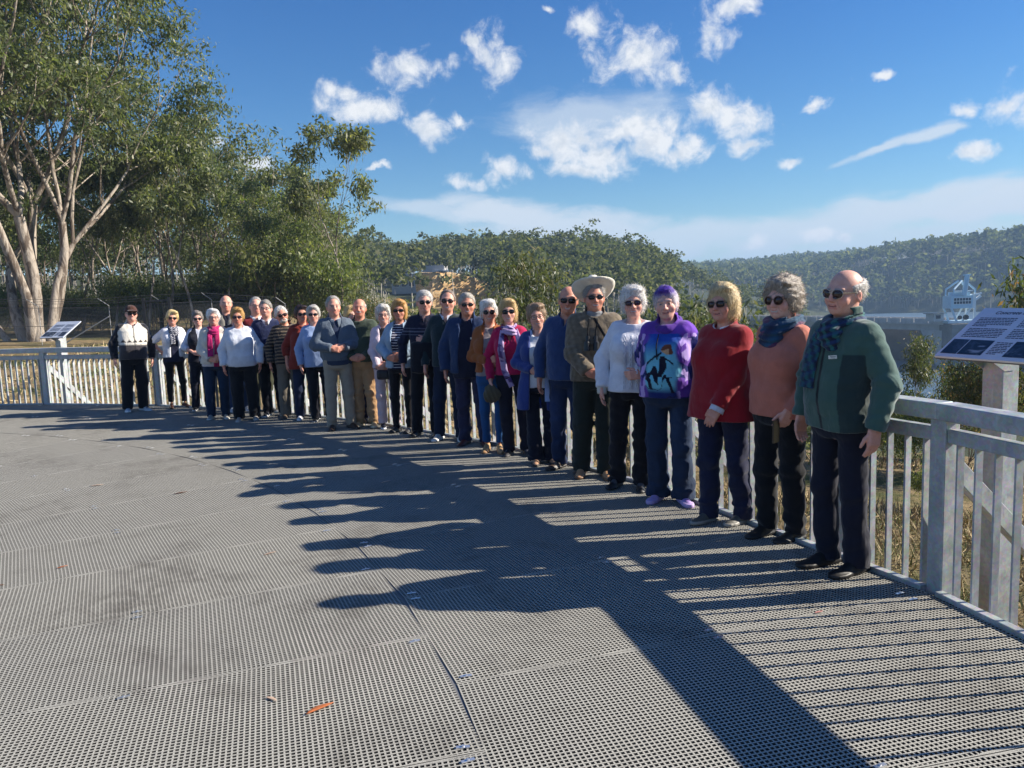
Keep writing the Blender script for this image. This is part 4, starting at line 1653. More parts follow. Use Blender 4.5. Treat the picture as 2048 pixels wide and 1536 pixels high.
# 1 man in brown cap
p = Person(i=1, x=-6.31, y=12.77, H=1.75, res=.013, w=1.12, belly=.07, label='person in brown cap with black and cream zip fleece and black trousers', hair=('fringe', GREYH, dict(t=.003)),
           skin=S2, arms=('down', 'down'), glasses='sun', smile=True, shoes=dict(col=lin((190, 192, 198)), sole=lin((235, 235, 235)), accent=lin((90, 95, 110))), trousers=dict(col=lin((18, 19, 28)), cut='loose'), feet=((-.12, 0, 10), (.13, .02, 25)))
p.top('fleece_jacket', CREAM, colf=zig, off=.016, hem=.88, m_=M_FLEECE, vneck=(1.40, .03), res=.010)
p.collar(lin((30, 32, 48)), r=.080, hgt=.05, point=.04)
p.sdfpart('cap', lambda P: np.minimum(smax(ell(P, (0, .010, 1.668), (.090, .109, .098)), 1.652 - P[:, 2], .01),
          smax(smax(ell(P, (0, -.095, 1.664), (.078, .095, .026)), -(P[:, 2] - 1.652 + .25 * (P[:, 1] + .1)), .004), P[:, 1] + .02, .01)), (-.13, -.22, 1.60), (.13, .16, 1.80), .006, lin((74, 46, 38)), M_CLOTH, head=True)

# 2 woman, white cardigan
p = Person(i=2, x=-5.72, y=13.02, H=1.64, res=.013, sex='f', w=1.06, label='person with short blonde hair in white cardigan with spotted navy scarf, hand on hip', hair=('pixie', lin((232, 208, 150)), dict(t=.024)), skin=S1,
           arms=('hip', 'down'), glasses='sun', smile=True, head=(-6, 0, 4), trousers=dict(col=BLACK, cut='slim', hem=.11), shoes=dict(col=lin((96, 58, 40)), sole=lin((60, 40, 30))), feet=((-.10, 0, 5), (.13, -.05, 25)))
p.top('blouse', NAVY, off=.004, hem=.84, sleeves=False)
p.top('cardigan', lin((226, 228, 236)), off=.014, hem=.93, sleeve=.55, opening=[(.9, .07), (1.3, .05), (1.5, .09)], m_=M_KNIT)
dots = lambda V, isl, c: np.where(((np.sin(V[:, 0] * 190) * np.sin(V[:, 2] * 190 + V[:, 0] * 60)) > .35)[:, None], np.array(lin((225, 225, 232)), f32), np.array(lin((24, 28, 58)), f32)).astype(f32)
p.cowl(NAVY, dots, r=.075, tube=.024, drop=.02)
p.ribbon('scarf_tail', [(-.03, 1.43), (-.04, 1.2), (.03, .98)], [.07, .09, .11], NAVY, colf=dots, n=44, thick=.012, off=.014)

# 3 woman, navy vest
p = Person(i=3, x=-5.12, y=12.59, H=1.62, res=.013, sex='f', w=1.04, label='person in navy vest over white sleeves standing beside the magenta scarf wearer', hair=('pixie', lin((138, 130, 124))), skin=S4, glasses='sun',
           arms=((CL, 1.06), (CL, 1.06)), head=(4, 0, -4), trousers=dict(col=lin((22, 24, 40))), shoes=dict(col=BLACK, sole=lin((200, 200, 200))))
p.top('shirt', lin((206, 210, 224)), off=.004, hem=.88, sleeve=.7)
p.top('vest', lin((20, 22, 38)), off=.016, hem=.86, sleeves=False, opening=[(.9, .004), (1.3, .01), (1.5, .05)])

# 5 tall man behind
p = Person(i=5, x=-4.66, y=12.78, H=1.87, res=.013, w=1.05, label='tall balding person in grey gilet standing at the back near the railing', hair=('fringe', GREYH), skin=S1, head=(8, 0, 3),
           arms=('down', 'down'), trousers=dict(col=NAVY))
p.top('shirt', lin((34, 36, 52)), off=.004)
p.top('gilet', lin((128, 124, 116)), off=.018, hem=.90, sleeves=False, opening=[(.9, .012), (1.35, .012), (1.5, .06)], m_=M_FLEECE)
p.collar(lin((36, 38, 54)))

# 6 white haired man behind
p = Person(i=6, x=-4.42, y=12.35, H=1.66, res=.013, label='person with white hair and spectacles in dark navy jumper half hidden behind', hair=('short', WHITEH), skin=S2, glasses='clear', head=(-4, 0, 6),
           trousers=dict(col=lin((46, 66, 104)), denim=True), shoes=dict(col=lin((210, 212, 214)), sole=WHITE))
p.top('jumper', lin((22, 24, 40)), m_=M_KNIT)

# 4 woman, cream jacket and magenta scarf
p = Person(i=4, x=-4.47, y=11.56, H=1.65, res=.012, sex='f', w=1.10, belly=.03, label='person with white hair in cream zip jacket with magenta scarf and dark jeans', hair=('pixie', lin((250, 248, 244))), skin=S2, glasses='clear', smile=True,
           arms=((CL, 1.0, .02), (CL, 1.0, .02)), head=(6, 0, 0), trousers=dict(col=lin((24, 44, 70)), denim=True, fade=.5), shoes=dict(col=lin((170, 166, 158)), sole=lin((205, 205, 200))))
p.top('blouse', lin((205, 200, 205)), off=.004, sleeves=False)
p.top('jacket', lin((208, 202, 190)), off=.020, hem=.90, opening=[(.9, .05), (1.3, .045), (1.5, .08)], m_=M_FLEECE, sl_r=(.07, .064, .052))
p.cowl(lin((172, 18, 96)), r=.078, tube=.026, drop=.01)
p.ribbon('scarf_tail', [(-.055, 1.42), (-.06, 1.2), (-.05, 1.03)], [.07, .085, .085], lin((176, 18, 98)), thick=.012, off=.012, wav=.004)
p.ribbon('scarf_tail', [(.05, 1.42), (.055, 1.2), (.02, .86)], [.07, .085, .08], lin((160, 14, 86)), thick=.012, off=.012, wav=.004)

# 8 man in red jumper
p = Person(i=8, x=-3.95, y=12.1, H=1.81, res=.013, w=1.08, label='person with grey receding hair and spectacles in red jumper with white collar', hair=('receding', GREYH), skin=S2, glasses='clear', head=(4, 0, 2), trousers=dict(col=lin((60, 62, 46))))
p.top('jumper', lin((120, 28, 36)), m_=M_KNIT, vneck=(1.38, .06))
p.collar(lin((222, 222, 226)))

# 7 woman in white jumper
p = Person(i=7, x=-3.94, y=11.3, H=1.65, res=.011, sex='f', w=1.18, belly=.05, bust=.08, label='person with ginger blonde short hair in plain white jumper and black trousers', hair=('pixie', lin((198, 156, 92)), dict(t=.024)), skin=S3, glasses='sun',
           arms=('down', 'down'), trousers=dict(col=lin((16, 17, 24)), cut='loose'), shoes=dict(col=lin((168, 160, 152)), sole=lin((190, 186, 180))), feet=((-.12, 0, 8), (.12, 0, 8)))
p.top('jumper', lin((214, 218, 228)), off=.014, hem=.87, m_=M_KNIT, band=.05, sl_r=(.07, .062, .050))

# 9 man in navy jumper
p = Person(i=9, x=-3.64, y=11.66, H=1.76, res=.012, w=1.10, belly=.06, label='person with grey hair and spectacles in navy jumper with small white chest logo', hair=('short', lin((150, 146, 140))), skin=S2, glasses='clear', smile=True, head=(-4, 0, 0),
           trousers=dict(col=lin((16, 18, 30))), shoes=dict(col=lin((40, 42, 50)), sole=lin((220, 220, 220))))
p.top('jumper', lin((30, 42, 82)), off=.010, m_=M_KNIT, vneck=(1.37, .06))
p.collar(lin((214, 216, 226)))
p.badge(.10, 1.25, .03, .014)

# 10 man in striped shirt
p = Person(i=10, x=-3.30, y=11.42, H=1.66, res=.011, w=1.08, belly=.05, label='person with white beard in dark zebra striped long shirt and khaki trousers', hair=('short', WHITEH, dict(t=.018)), skin=S3, glasses='sun', head=(10, 0, -12), headoff=(-.03, 0, -.005),
           arms=('down', 'down'), trousers=dict(col=lin((118, 110, 98)), cut='loose'), shoes=dict(col=lin((92, 78, 66)), sole=lin((70, 60, 52))), turn=-8)
p.top('shirt', lin((40, 36, 38)), off=.012, hem=.86, colf=stripes(lin((38, 36, 40)), lin((126, 110, 92)), .052, .38), res=.009)
p.sdfpart('beard', lambda P: smax(smax(ell(P, (0, -.045, 1.555), (.056, .058, .050)), P[:, 2] - 1.578, .006), -ell(P, (0, -.10, 1.5605), (.022, .02, .007)), .004) + .002 * wn(P, 150, 3), (-.1, -.13, 1.48), (.1, .03, 1.61), .006, lin((206, 200, 192)), M_HAIR, head=True)

# 12 woman in pale blue cardigan
p = Person(i=12, x=-2.74, y=11.0, H=1.65, res=.012, sex='f', w=1.08, label='person with short grey hair in pale blue cardigan behind the grey jacket', hair=('pixie', lin((192, 188, 182))), skin=S2, glasses='sun', arms=('down', 'down'), head=(-4, 0, 3),
           trousers=dict(col=lin((18, 20, 32))), shoes=dict(col=BLACK, sole=lin((150, 150, 150))), turn=8)
p.top('cardigan', lin((150, 172, 212)), off=.014, hem=.84, m_=M_KNIT)

# 11 woman in rust shirt
p = Person(i=11, x=-3.02, y=11.2, H=1.66, res=.011, sex='f', w=1.14, belly=.04, label='person with dark hair in loose rust red shirt and blue jeans', hair=('pixie', lin((58, 42, 40)), dict(t=.016)), skin=S3, glasses='sun', smile=True, head=(6, 0, -4),
           arms=('down', (CL, .92, .06)), trousers=dict(col=lin((30, 40, 66)), denim=True, fade=.5), shoes=dict(col=lin((222, 222, 226)), sole=WHITE), turn=6)
p.top('shirt', lin((128, 46, 36)), off=.016, hem=.80, flare=.03, sleeve=.78, vneck=(1.36, .05))
p.collar(lin((136, 50, 38)), hgt=.035)

# 13 man in grey bomber jacket
p = Person(i=13, x=-2.31, y=10.22, H=1.77, res=.0095, w=1.06, belly=.03, label='person in blue grey bomber jacket with clasped hands, beige chinos and brown shoes', hair=('receding', lin((172, 168, 162)), dict(t=.012)), skin=S1, head=(0, 2, -2),
           arms=((CL, 1.115, -.01), (CL, 1.10, -.01)), trousers=dict(col=lin((158, 148, 132)), cut='straight', folds=1.2), shoes=dict(col=lin((58, 42, 34)), sole=lin((40, 32, 28))), feet=((-.12, 0, 14), (.13, -.02, 18)))
p.top('shirt', lin((46, 58, 84)), off=.004, sleeves=False)
p.top('bomber_jacket', lin((92, 104, 118)), off=.020, hem=.93, band=.05, opening=[(.9, .003), (1.22, .006), (1.36, .05), (1.5, .085)], sl_r=(.068, .062, .047), folds=1.5)
p.collar(lin((96, 108, 122)), r=.088, hgt=.055, point=.045, flare=.022)
p.collar(lin((180, 188, 206)), name='shirt_collar', r=.070, hgt=.035, gap=.2)

# 14 blonde woman behind
p = Person(i=14, x=-2.19, y=10.75, H=1.62, res=.013, sex='f', label='person with straight blonde hair half hidden behind the bald man', hair=('bob', lin((222, 190, 128))), skin=S4, head=(22, 0, 3), smile=True, trousers=dict(col=NAVY))
p.top('shirt', lin((60, 66, 88)))

# 15 bald man with moustache
p = Person(i=15, x=-2.0, y=10.35, H=1.73, res=.0095, w=1.08, belly=.05, label='bald person with white moustache in dark green sweatshirt and tan cargo trousers', hair=('fringe', lin((200, 196, 190)), dict(t=.004)), skin=S3, moustache=True, head=(8, 0, 2),
           arms=((CL, .985, .0), (CL, .97, .0)), trousers=dict(col=lin((176, 140, 102)), cut='loose', folds=2.2), shoes=dict(col=lin((206, 180, 138)), sole=lin((220, 206, 176))), feet=((-.10, 0, 8), (.12, -.05, 14)), turn=8)
p.top('sweatshirt', lin((62, 74, 62)), off=.014, hem=.90, band=.045, m_=M_CLOTH, folds=1.3)

# 16 woman in pale pink
p = Person(i=16, x=-1.67, y=10.16, H=1.62, res=.0095, sex='f', w=.98, label='person with white curly hair in pale pink zip jacket over black top, pink trousers', hair=('curly', lin((232, 228, 220)), dict(t=.026)), skin=S2, glasses='clear', smile=True, head=(2, 0, -2),
           arms=((CL, .93, -.02), (CL, .93, -.02)), trousers=dict(col=lin((212, 190, 196)), cut='straight', hem=.075, folds=1.4), shoes=dict(col=lin((36, 38, 52)), sole=lin((225, 225, 230))), feet=((-.08, 0, -10), (.12, -.03, 12)))
p.top('tee_shirt', lin((26, 26, 36)), off=.004, sleeves=False, colf=lambda V, isl, c: np.where(((np.abs(V[:, 0] + .01) < .03) & (V[:, 2] > 1.13) & (V[:, 2] < 1.29) & (wn(V, 60, 4) > .1) & (V[:, 1] < 0))[:, None], np.array(lin((120, 130, 160)), f32), c))
p.top('zip_jacket', lin((214, 198, 210)), off=.016, hem=.88, opening=[(.88, .02), (1.1, .05), (1.35, .06), (1.5, .08)], m_=M_CLOTH)
p.collar(lin((216, 200, 212)), r=.075, hgt=.05, stand=True, gap=.6)
def bag(P):
    return smin(rbox(P, (-.02, -.235, .80), (.095, .035, .07), .03), rbox(P, (-.02, -.255, .80), (.07, .03, .05), .02), .02) + .003 * wn(P, 40, 3)
p.held('handbag', 'small black shoulder bag held by the person in pale pink', 'bag', snets(bag, (-.15, -.33, .70), (.12, -.16, .90), .008), M_SHOE, lin((24, 24, 34)))

# 17 woman light blue jacket
p = Person(i=17, x=-1.42, y=9.8, H=1.68, res=.009, sex='f', w=1.04, label='person with ginger hair in open pale blue jacket over navy striped top', hair=('bob', lin((206, 158, 92)), dict(t=.024)), skin=S3, glasses='sun', head=(10, 0, 0),
           arms=((CL, 1.04, -.03), (CL, 1.04, -.03)), trousers=dict(col=lin((26, 24, 30)), cut='slim', hem=.05), shoes=dict(col=lin((26, 24, 26)), sole=lin((40, 38, 38)), accent=lin((120, 110, 110))), feet=((-.10, 0, 15), (.10, -.03, -10)), turn=10)
p.top('striped_top', NAVY, off=.004, sleeves=False, hem=.86, colf=stripes(lin((26, 28, 60)), lin((220, 220, 230)), .036, .26), res=.006)
p.top('jacket', lin((150, 172, 194)), off=.018, hem=.88, opening=[(.86, .06), (1.1, .075), (1.35, .075), (1.5, .085)], folds=1.2)
p.collar(lin((156, 178, 198)), r=.090, hgt=.06, flare=.03, gap=.7)

# 18 man navy striped jumper holding a coat
p = Person(i=18, x=-1.09, y=9.49, H=1.79, res=.009, label='person with grey hair in navy polo jumper holding a folded dark coat', hair=('short', lin((204, 202, 198)), dict(t=.016)), skin=S2, glasses='sun', head=(14, 2, -2), turn=6,
           arms=('down', ('c', (.06, -.23, 1.17), (-.9, -.2, .15), (0, 1, .1), (0, 0, 1), .8)), trousers=dict(col=lin((18, 19, 28))), shoes=dict(col=lin((22, 22, 24)), sole=lin((60, 60, 60))), feet=((-.12, .0, 15), (.13, -.06, 5)))
def navyband(V, isl, c):
    z = V[:, 2]
    m_ = ((np.abs(z - 1.285) < .006) | (np.abs(z - 1.245) < .004) | (np.abs(z - 1.325) < .004)) & (V[:, 1] < .05)
    return np.where(m_[:, None], np.array(lin((92, 98, 120)), f32), c)
p.top('polo_jumper', lin((22, 26, 52)), off=.008, hem=.86, colf=navyband, vneck=(1.37, .025), res=.007)
p.collar(lin((20, 24, 48)), hgt=.04)
def coat(P):
    d = rbox(P, (-.03, -.255, .985), (.115, .045, .19), .045)
    d = smin(d, rbox(P, (.02, -.265, 1.06), (.13, .05, .10), .045), .03)
    return d + .010 * wn(P * A3((1, 1, .3)), 34, 6) + .005 * wn(P, 50, 7)
p.held('folded_coat', 'dark navy coat folded over the arm of the person in navy polo jumper', 'coat', snets(coat, (-.20, -.36, .74), (.20, -.15, 1.22), .009), M_CLOTH, lin((20, 21, 32)))

# 19 man dark green jumper
p = Person(i=19, x=-.77, y=9.15, H=1.79, res=.0085, label='person in dark green jumper with white collar, dark jeans and grey white trainers', hair=('receding', lin((138, 122, 110))), skin=S1, glasses='sun', head=(12, 0, 4), smile=True,
           arms=('down', 'down'), trousers=dict(col=lin((26, 36, 58)), denim=True, fade=.4), shoes=dict(col=lin((196, 194, 190)), sole=lin((226, 226, 224)), accent=lin((120, 116, 112))), feet=((-.13, -.02, 5), (.14, -.04, 20)), turn=10)
p.top('jumper', lin((24, 44, 50)), off=.012, hem=.87, m_=M_KNIT, vneck=(1.38, .06))
p.collar(lin((214, 220, 232)), hgt=.045, point=.035)

# 20 man blue jacket
p = Person(i=20, x=-.45, y=8.78, H=1.74, res=.0085, w=1.12, belly=.06, label='person in open blue jacket over navy shirt with name badge and maroon shoes', hair=('short', lin((190, 184, 172))), skin=S3, glasses='sun', smile=True, head=(12, 0, 2), turn=12,
           arms=('down', 'down'), trousers=dict(col=lin((46, 46, 74)), folds=1.8), shoes=dict(col=lin((92, 38, 34)), sole=lin((40, 28, 26))), feet=((-.12, .02, 15), (.12, -.06, 20)))
p.top('shirt', lin((24, 28, 52)), off=.006, sleeves=False, hem=.80)
p.badge(.075, 1.26, .05, .022)
p.top('jacket', lin((36, 56, 92)), off=.022, hem=.86, opening=[(.85, .11), (1.1, .10), (1.35, .07), (1.5, .08)], sl_r=(.075, .066, .054), folds=1.4)
p.collar(lin((40, 60, 98)), r=.088, hgt=.055, flare=.024, gap=.6)
p.collar(lin((28, 34, 60)), name='shirt_collar', r=.072, hgt=.032, gap=.25)

# 21 woman tan jacket
p = Person(i=21, x=-.24, y=8.34, H=1.65, res=.008, sex='f', w=.97, label='person with short white hair in tan suede jacket, blue jeans and tan ankle boots', hair=('pixie', lin((250, 248, 244)), dict(t=.018)), skin=S1, glasses='sun', smile=True, head=(6, 0, -3), turn=6,
           arms=(('c', (-.02, -.20, 1.10), (.95, -.15, .12), (0, 1, 0), (0, 0, 1), .5), ('c', (.06, -.17, 1.05), (-.9, -.1, -.1), (0, 1, 0), (0, 0, 1), .6)),
           trousers=dict(col=lin((34, 78, 128)), denim=True, cut='slim', fade=.6, hem=.11), shoes=dict(col=lin((186, 148, 104)), sole=lin((150, 110, 74))), feet=((-.07, .02, 8), (.09, -.05, 10)))
p.top('tee_shirt', lin((150, 140, 142)), off=.004, sleeves=False, hem=.90)
p.top('suede_jacket', lin((150, 86, 44)), off=.016, hem=.95, opening=[(.9, .085), (1.1, .08), (1.3, .06), (1.5, .08)], m_=M_CLOTH, folds=1.6)
p.collar(lin((156, 90, 46)), r=.080, hgt=.045, gap=.6, flare=.02)

# 22 woman magenta shirt
p = Person(i=22, x=.03, y=8.13, H=1.65, res=.008, sex='f', w=1.02, label='person with blonde bob in magenta shirt with lilac patterned scarf', hair=('bob', lin((224, 192, 132)), dict(t=.02)), skin=S2, glasses='sun', smile=True, head=(4, 0, 0), turn=4,
           arms=('down', 'back'), trousers=dict(col=lin((28, 28, 44)), denim=True, cut='straight'), shoes=dict(col=lin((34, 32, 36)), sole=lin((60, 58, 60)), accent=lin((110, 106, 110))), feet=((-.09, 0, 15), (.11, -.02, 12)))
p.top('shirt', lin((178, 20, 78)), off=.010, hem=.93, vneck=(1.30, .075), res=.0075)
p.collar(lin((184, 22, 82)), hgt=.045, point=.03, r=.074)
lil = lambda V, isl, c: np.where((wn(V, 75, 5) > .25)[:, None], np.array(lin((96, 70, 128)), f32), np.array(lin((186, 160, 200)), f32)).astype(f32)
p.ribbon('scarf', [(-.075, 1.44), (-.10, 1.22), (-.075, .98), (-.005, .80)], [.045, .075, .07, .06], lin((180, 150, 195)), colf=lil, n=60, thick=.014, wav=.006)
p.cowl(lin((180, 150, 195)), lil, r=.078, tube=.018, drop=-.02)
p.ribbon('scarf_tail', [(.075, 1.44), (.105, 1.34), (.115, 1.24)], [.05, .06, .05], lin((180, 150, 195)), colf=lil, n=30, thick=.010)
def hatb(P):
    d = ell(P, (-.245, -.08, .735), (.085, .065, .10))
    d = smin(d, ell(P, (-.235, -.09, .70), (.095, .045, .075)), .03)
    return d + .005 * np.sin(P[:, 0] * 130 + P[:, 2] * 40) + .004 * wn(P, 40, 2)
p.held('cloth_bag', 'small khaki pleated bag hanging from the hand of the person in magenta shirt', 'bag', snets(hatb, (-.38, -.2, .58), (-.12, .03, .88), .008), M_CLOTH, lin((88, 80, 62)))

# 24 man in blue fleece
p = Person(i=24, x=.53, y=7.35, H=1.77, res=.008, w=1.05, belly=.03, label='balding person in blue half-zip fleece and blue jeans with brown shoes', hair=('fringe', lin((190, 180, 170)), dict(t=.006)), skin=S3, glasses='sun', smile=True, head=(14, 4, 4), turn=16,
           arms=('down', 'down'), trousers=dict(col=lin((32, 44, 74)), denim=True, fade=.7, folds=1.8), shoes=dict(col=lin((74, 60, 52)), sole=lin((52, 44, 40)), accent=lin((130, 108, 92))), feet=((-.11, .02, 22), (.13, -.08, 8)))
p.top('fleece', lin((40, 62, 108)), off=.014, hem=.88, m_=M_FLEECE, vneck=(1.36, .02))
p.collar(lin((52, 76, 126)), r=.080, hgt=.05, flare=.018, gap=.4)

# 23 woman long blue cardigan
p = Person(i=23, x=.26, y=7.62, H=1.60, res=.0075, sex='f', w=1.05, label='person with short auburn hair in long blue cardigan over white top, dark trousers', hair=('pixie', lin((176, 148, 120)), dict(t=.018)), skin=S2, smile=True, glasses='clear', head=(12, 2, -8), turn=14,
           arms=((CL, 1.075, .03), (CL, 1.075, .03)), trousers=dict(col=lin((24, 26, 42)), cut='flare', folds=1.2), shoes=dict(col=lin((178, 140, 112)), sole=lin((60, 50, 48))), feet=((-.05, 0, -5), (.12, .05, 20)))
p.top('white_top', lin((222, 224, 232)), off=.006, sleeves=False, hem=.86, neck=(.075, .085, .085, -.03, 1.50))
p.top('blue_cardigan', lin((46, 64, 128)), off=.018, hem=.62, flare=.02, opening=[(.6, .10), (1.0, .085), (1.3, .075), (1.5, .09)], m_=M_KNIT)
p.collar(lin((170, 186, 224)), r=.082, hgt=.06, flare=.02, gap=.7, point=.05, name='shirt_collar')
p.ribbon('shirt_front', [(.10, 1.36), (.105, 1.1), (.11, .72)], [.05, .045, .06], lin((168, 184, 224)), thick=.006, off=.004, m_=M_CLOTH)

# 25 man with wide hat and binoculars
p = Person(i=25, x=.74, y=7.05, H=1.79, res=.0075, w=1.10, belly=.04, label='person in broad white hat with brown wool jumper and dark green trousers', hair=('short', GREYH), skin=S3, glasses='sun', smile=True, head=(4, 2, -2), turn=4,
           arms=((CL, .985, .02), (CL, .965, .02)), trousers=dict(col=lin((38, 44, 40)), cut='loose'), shoes=dict(col=lin((196, 150, 110)), sole=lin((120, 88, 62))), feet=((-.12, .0, 10), (.10, -.08, 8)))
def tweed(V, isl, c):
    return (c * (1 + .28 * wn(V, 160, 4)[:, None])).astype(f32)
p.top('wool_jumper', lin((112, 100, 84)), off=.022, hem=.88, m_=M_KNIT, colf=tweed, sl_r=(.078, .070, .054), folds=1.1)
p.sdfpart('roll_neck', lambda P: smax(smax(np.sqrt((P[:, 0]) ** 2 + (P[:, 1] - .012) ** 2) - .078, P[:, 2] - 1.512, .01), 1.455 - P[:, 2], .01) + .002 * np.sin(P[:, 2] * 260), (-.11, -.10, 1.43), (.11, .12, 1.54), .006, lin((134, 136, 140)), M_KNIT)
def hat_parts():
    N, vs, fs = 48, [], []
    prof = [(.080, .0), (.110, .004), (.150, .010), (.182, .012), (.205, .018), (.207, .024), (.182, .019), (.150, .017), (.112, .012), (.092, .010), (.090, .05), (.083, .085), (.062, .112), (.03, .118), (.004, .112)]
    for r, z in prof:
        for k in range(N):
            t = 2 * math.pi * k / N
            c_, s_ = math.cos(t), math.sin(t)
            rr = r * (1.0 if r > .1 else 1.0)
            zz = z + (.030 * (abs(c_) ** 2) * max(0, (r - .10) / .1) - .012 * max(0, -s_) * max(0, (r - .1) / .1))
            xx, yy = rr * c_, rr * s_ * 1.16
            if z > .05 and r < .09:
                xx *= (1 - .35 * (z - .05) / .07 * max(0, -s_))
                zz += .018 * max(0, -s_) - .012 * (1 - min(1, abs(xx) / .03)) * (z > .1)
            vs.append((xx, yy + .012, 1.672 + zz))
    for i in range(len(prof) - 1):
        for k in range(N):
            a, b = i * N + k, i * N + (k + 1) % N
            fs.append((a, b, b + N, a + N))
    return np.array(vs), np.array(fs)
V, F = hat_parts()
p.put('wide_hat', V, F, np.tile(np.array(lin((228, 222, 208)), f32), (len(V), 1)), M_CLOTH, xf=p.XH @ Matrix.Translation((0, .040, 1.685)) @ Matrix.Rotation(rad(-34), 4, 'X') @ Matrix.Diagonal((.88, .88, 1.05, 1)) @ Matrix.Translation((0, -.012, -1.69)))
bino = MB()
for s in (-1, 1):
    x0 = -.035 + s * .034
    bino.tube([(x0, -.205, 1.285), (x0, -.21, 1.25), (x0 + s * .006, -.215, 1.235), (x0 + s * .006, -.222, 1.165)], [.019, .020, .027, .030], 14)
    bino.tube([(x0, -.203, 1.295), (x0, -.205, 1.28)], [.017, .017], 12)
bino.box((-.035, -.212, 1.245), (.05, .03, .04))
p.held('binoculars', 'black binoculars hanging on the chest of the person in the broad white hat', 'binoculars', bino, mat('binocular_black', (.012, .012, .014), .35))
p.ribbon('strap', [(-.05, 1.45), (-.062, 1.36), (-.068, 1.29)], .018, lin((14, 14, 18)), thick=.004, off=.006)
p.ribbon('strap', [(.02, 1.45), (.01, 1.36), (.0, 1.29)], .018, lin((14, 14, 18)), thick=.004, off=.006)
p.ribbon('strap', [(-.01, 1.45), (.08, 1.30), (.16, 1.12)], .024, lin((18, 18, 22)), thick=.004, off=.006)

# 26 woman white cable jumper
p = Person(i=26, x=.99, y=6.54, H=1.73, res=.007, sex='f', w=1.10, bust=.08, label='person with white hair in white cable knit jumper with bandaged wrist and black trousers', hair=('curly', lin((250, 248, 244)), dict(t=.022, amp=.005)), skin=S2, glasses='sun', smile=True, head=(6, 2, -4), turn=6,
           arms=('down', ('c', (.09, -.22, 1.04), (-.9, -.1, -.15), (0, 1, 0), (0, 0, 1), .7)), trousers=dict(col=lin((24, 22, 28)), cut='straight', folds=1.9), shoes=dict(col=lin((26, 26, 30)), sole=lin((30, 30, 32)), accent=lin((90, 88, 92))), feet=((-.12, .02, 18), (.10, -.03, 5)))
def cable(V, isl, c):
    return c
p.top('cable_jumper', lin((224, 226, 236)), off=.014, hem=.86, m_=M_KNIT, neck=(.110, .095, .075, -.012, 1.515), sl_r=(.068, .062, .050))
for s in (-1, 0, 1):
    for q in (-1, 1):
        pts = [(s * .055 + q * .010 * math.sin(z * 75 + s), z) for z in np.linspace(1.36, .90, 40)]
        p.ribbon('cable', pts, .010, lin((226, 228, 238)), m_=M_KNIT, thick=.008, off=.000, n=60)
a = p.arm[-1]
p.sdfpart('bandage', lambda P: smax(rcone(P, a['el'] + (a['wr'] - a['el']) * .72, a['wr'] + a['d'] * .065, .046, .042), (P - A3(a['wr'])) @ A3(a['d']) - .06, .006) + .002 * np.sin(P[:, 2] * 300), a['wr'] - .13, a['wr'] + .13, .007, lin((206, 202, 190)), M_CLOTH)

# 27 purple hair, printed hoodie
def hoodie(V, isl, c):
    x, y, z = V.T
    n1, n2 = wn(V, 26, 2), wn(V, 70, 3)
    blue, cyan, dark, purple = map(lambda q: np.array(lin(q), f32), ((28, 78, 176), (118, 200, 224), (22, 20, 44), (104, 60, 168)))
    t = np.clip((1.36 - z + .03 * n1) / .16, 0, 1)[:, None]
    c = blue * (1 - t) + cyan * t
    low = np.clip((.985 - z + .02 * n1) / .06, 0, 1)[:, None]
    c = c * (1 - low) + np.array(lin((24, 42, 112)), f32) * low
    fr = (y < .02)
    # dark ink shapes of the chest print
    nn = n1 * .02 + n2 * .008
    skirt = ((x + .045 + .35 * (z - 1.06)) / .062) ** 2 + ((z - 1.075) / .042) ** 2 < 1 + 2.2 * n2
    tors = (np.abs(x - .005 - .25 * (z - 1.2) + nn) < .022) & (z > 1.06) & (z < 1.23)
    arm_ = (np.abs((z - 1.20) - .75 * (x + .08) + nn) < .012) & (x < -.0) & (x > -.13)
    arm2 = (np.abs((z - 1.17) + .9 * (x - .07) + nn) < .012) & (x > .02) & (x < .095)
    leg_ = (np.abs(x + .105 + .45 * (z - 1.0) + nn) < .013) & (z > .965) & (z < 1.18)
    leg2 = (np.abs(x - .055 - .35 * (1.05 - z) + nn) < .016) & (z > .93) & (z < 1.06)
    c = np.where((fr & (skirt | tors | arm_ | arm2 | leg_ | leg2))[:, None], dark, c)
    patch = fr & (((x - .035) / .046) ** 2 + ((z - 1.27) / .040) ** 2 < 1 + 1.1 * n2)
    c = np.where(patch[:, None], np.where((n2 > -.1)[:, None], np.array(lin((120, 70, 50)), f32), np.array(lin((206, 160, 120)), f32)), c)
    crack = fr & (np.abs(n1 - .1 * n2) < .03) & (z < 1.06)
    c = np.where(crack[:, None], dark * 1.5, c)
    side = np.clip((np.abs(x) - .115 + .02 * n1) / .03, 0, 1)[:, None] * fr[:, None] + (~fr)[:, None]
    gal = np.where((n2 > .45)[:, None], np.array(lin((186, 160, 226)), f32), np.where((n1 > .1)[:, None], purple, np.array(lin((30, 34, 110)), f32)))
    c = c * (1 - np.clip(side, 0, 1)) + gal * np.clip(side, 0, 1)
    c = np.where(isl[:, None], gal, c)
    c = np.where((z > 1.40)[:, None], purple * (1 + .4 * n1[:, None]), c)
    return c.astype(f32)
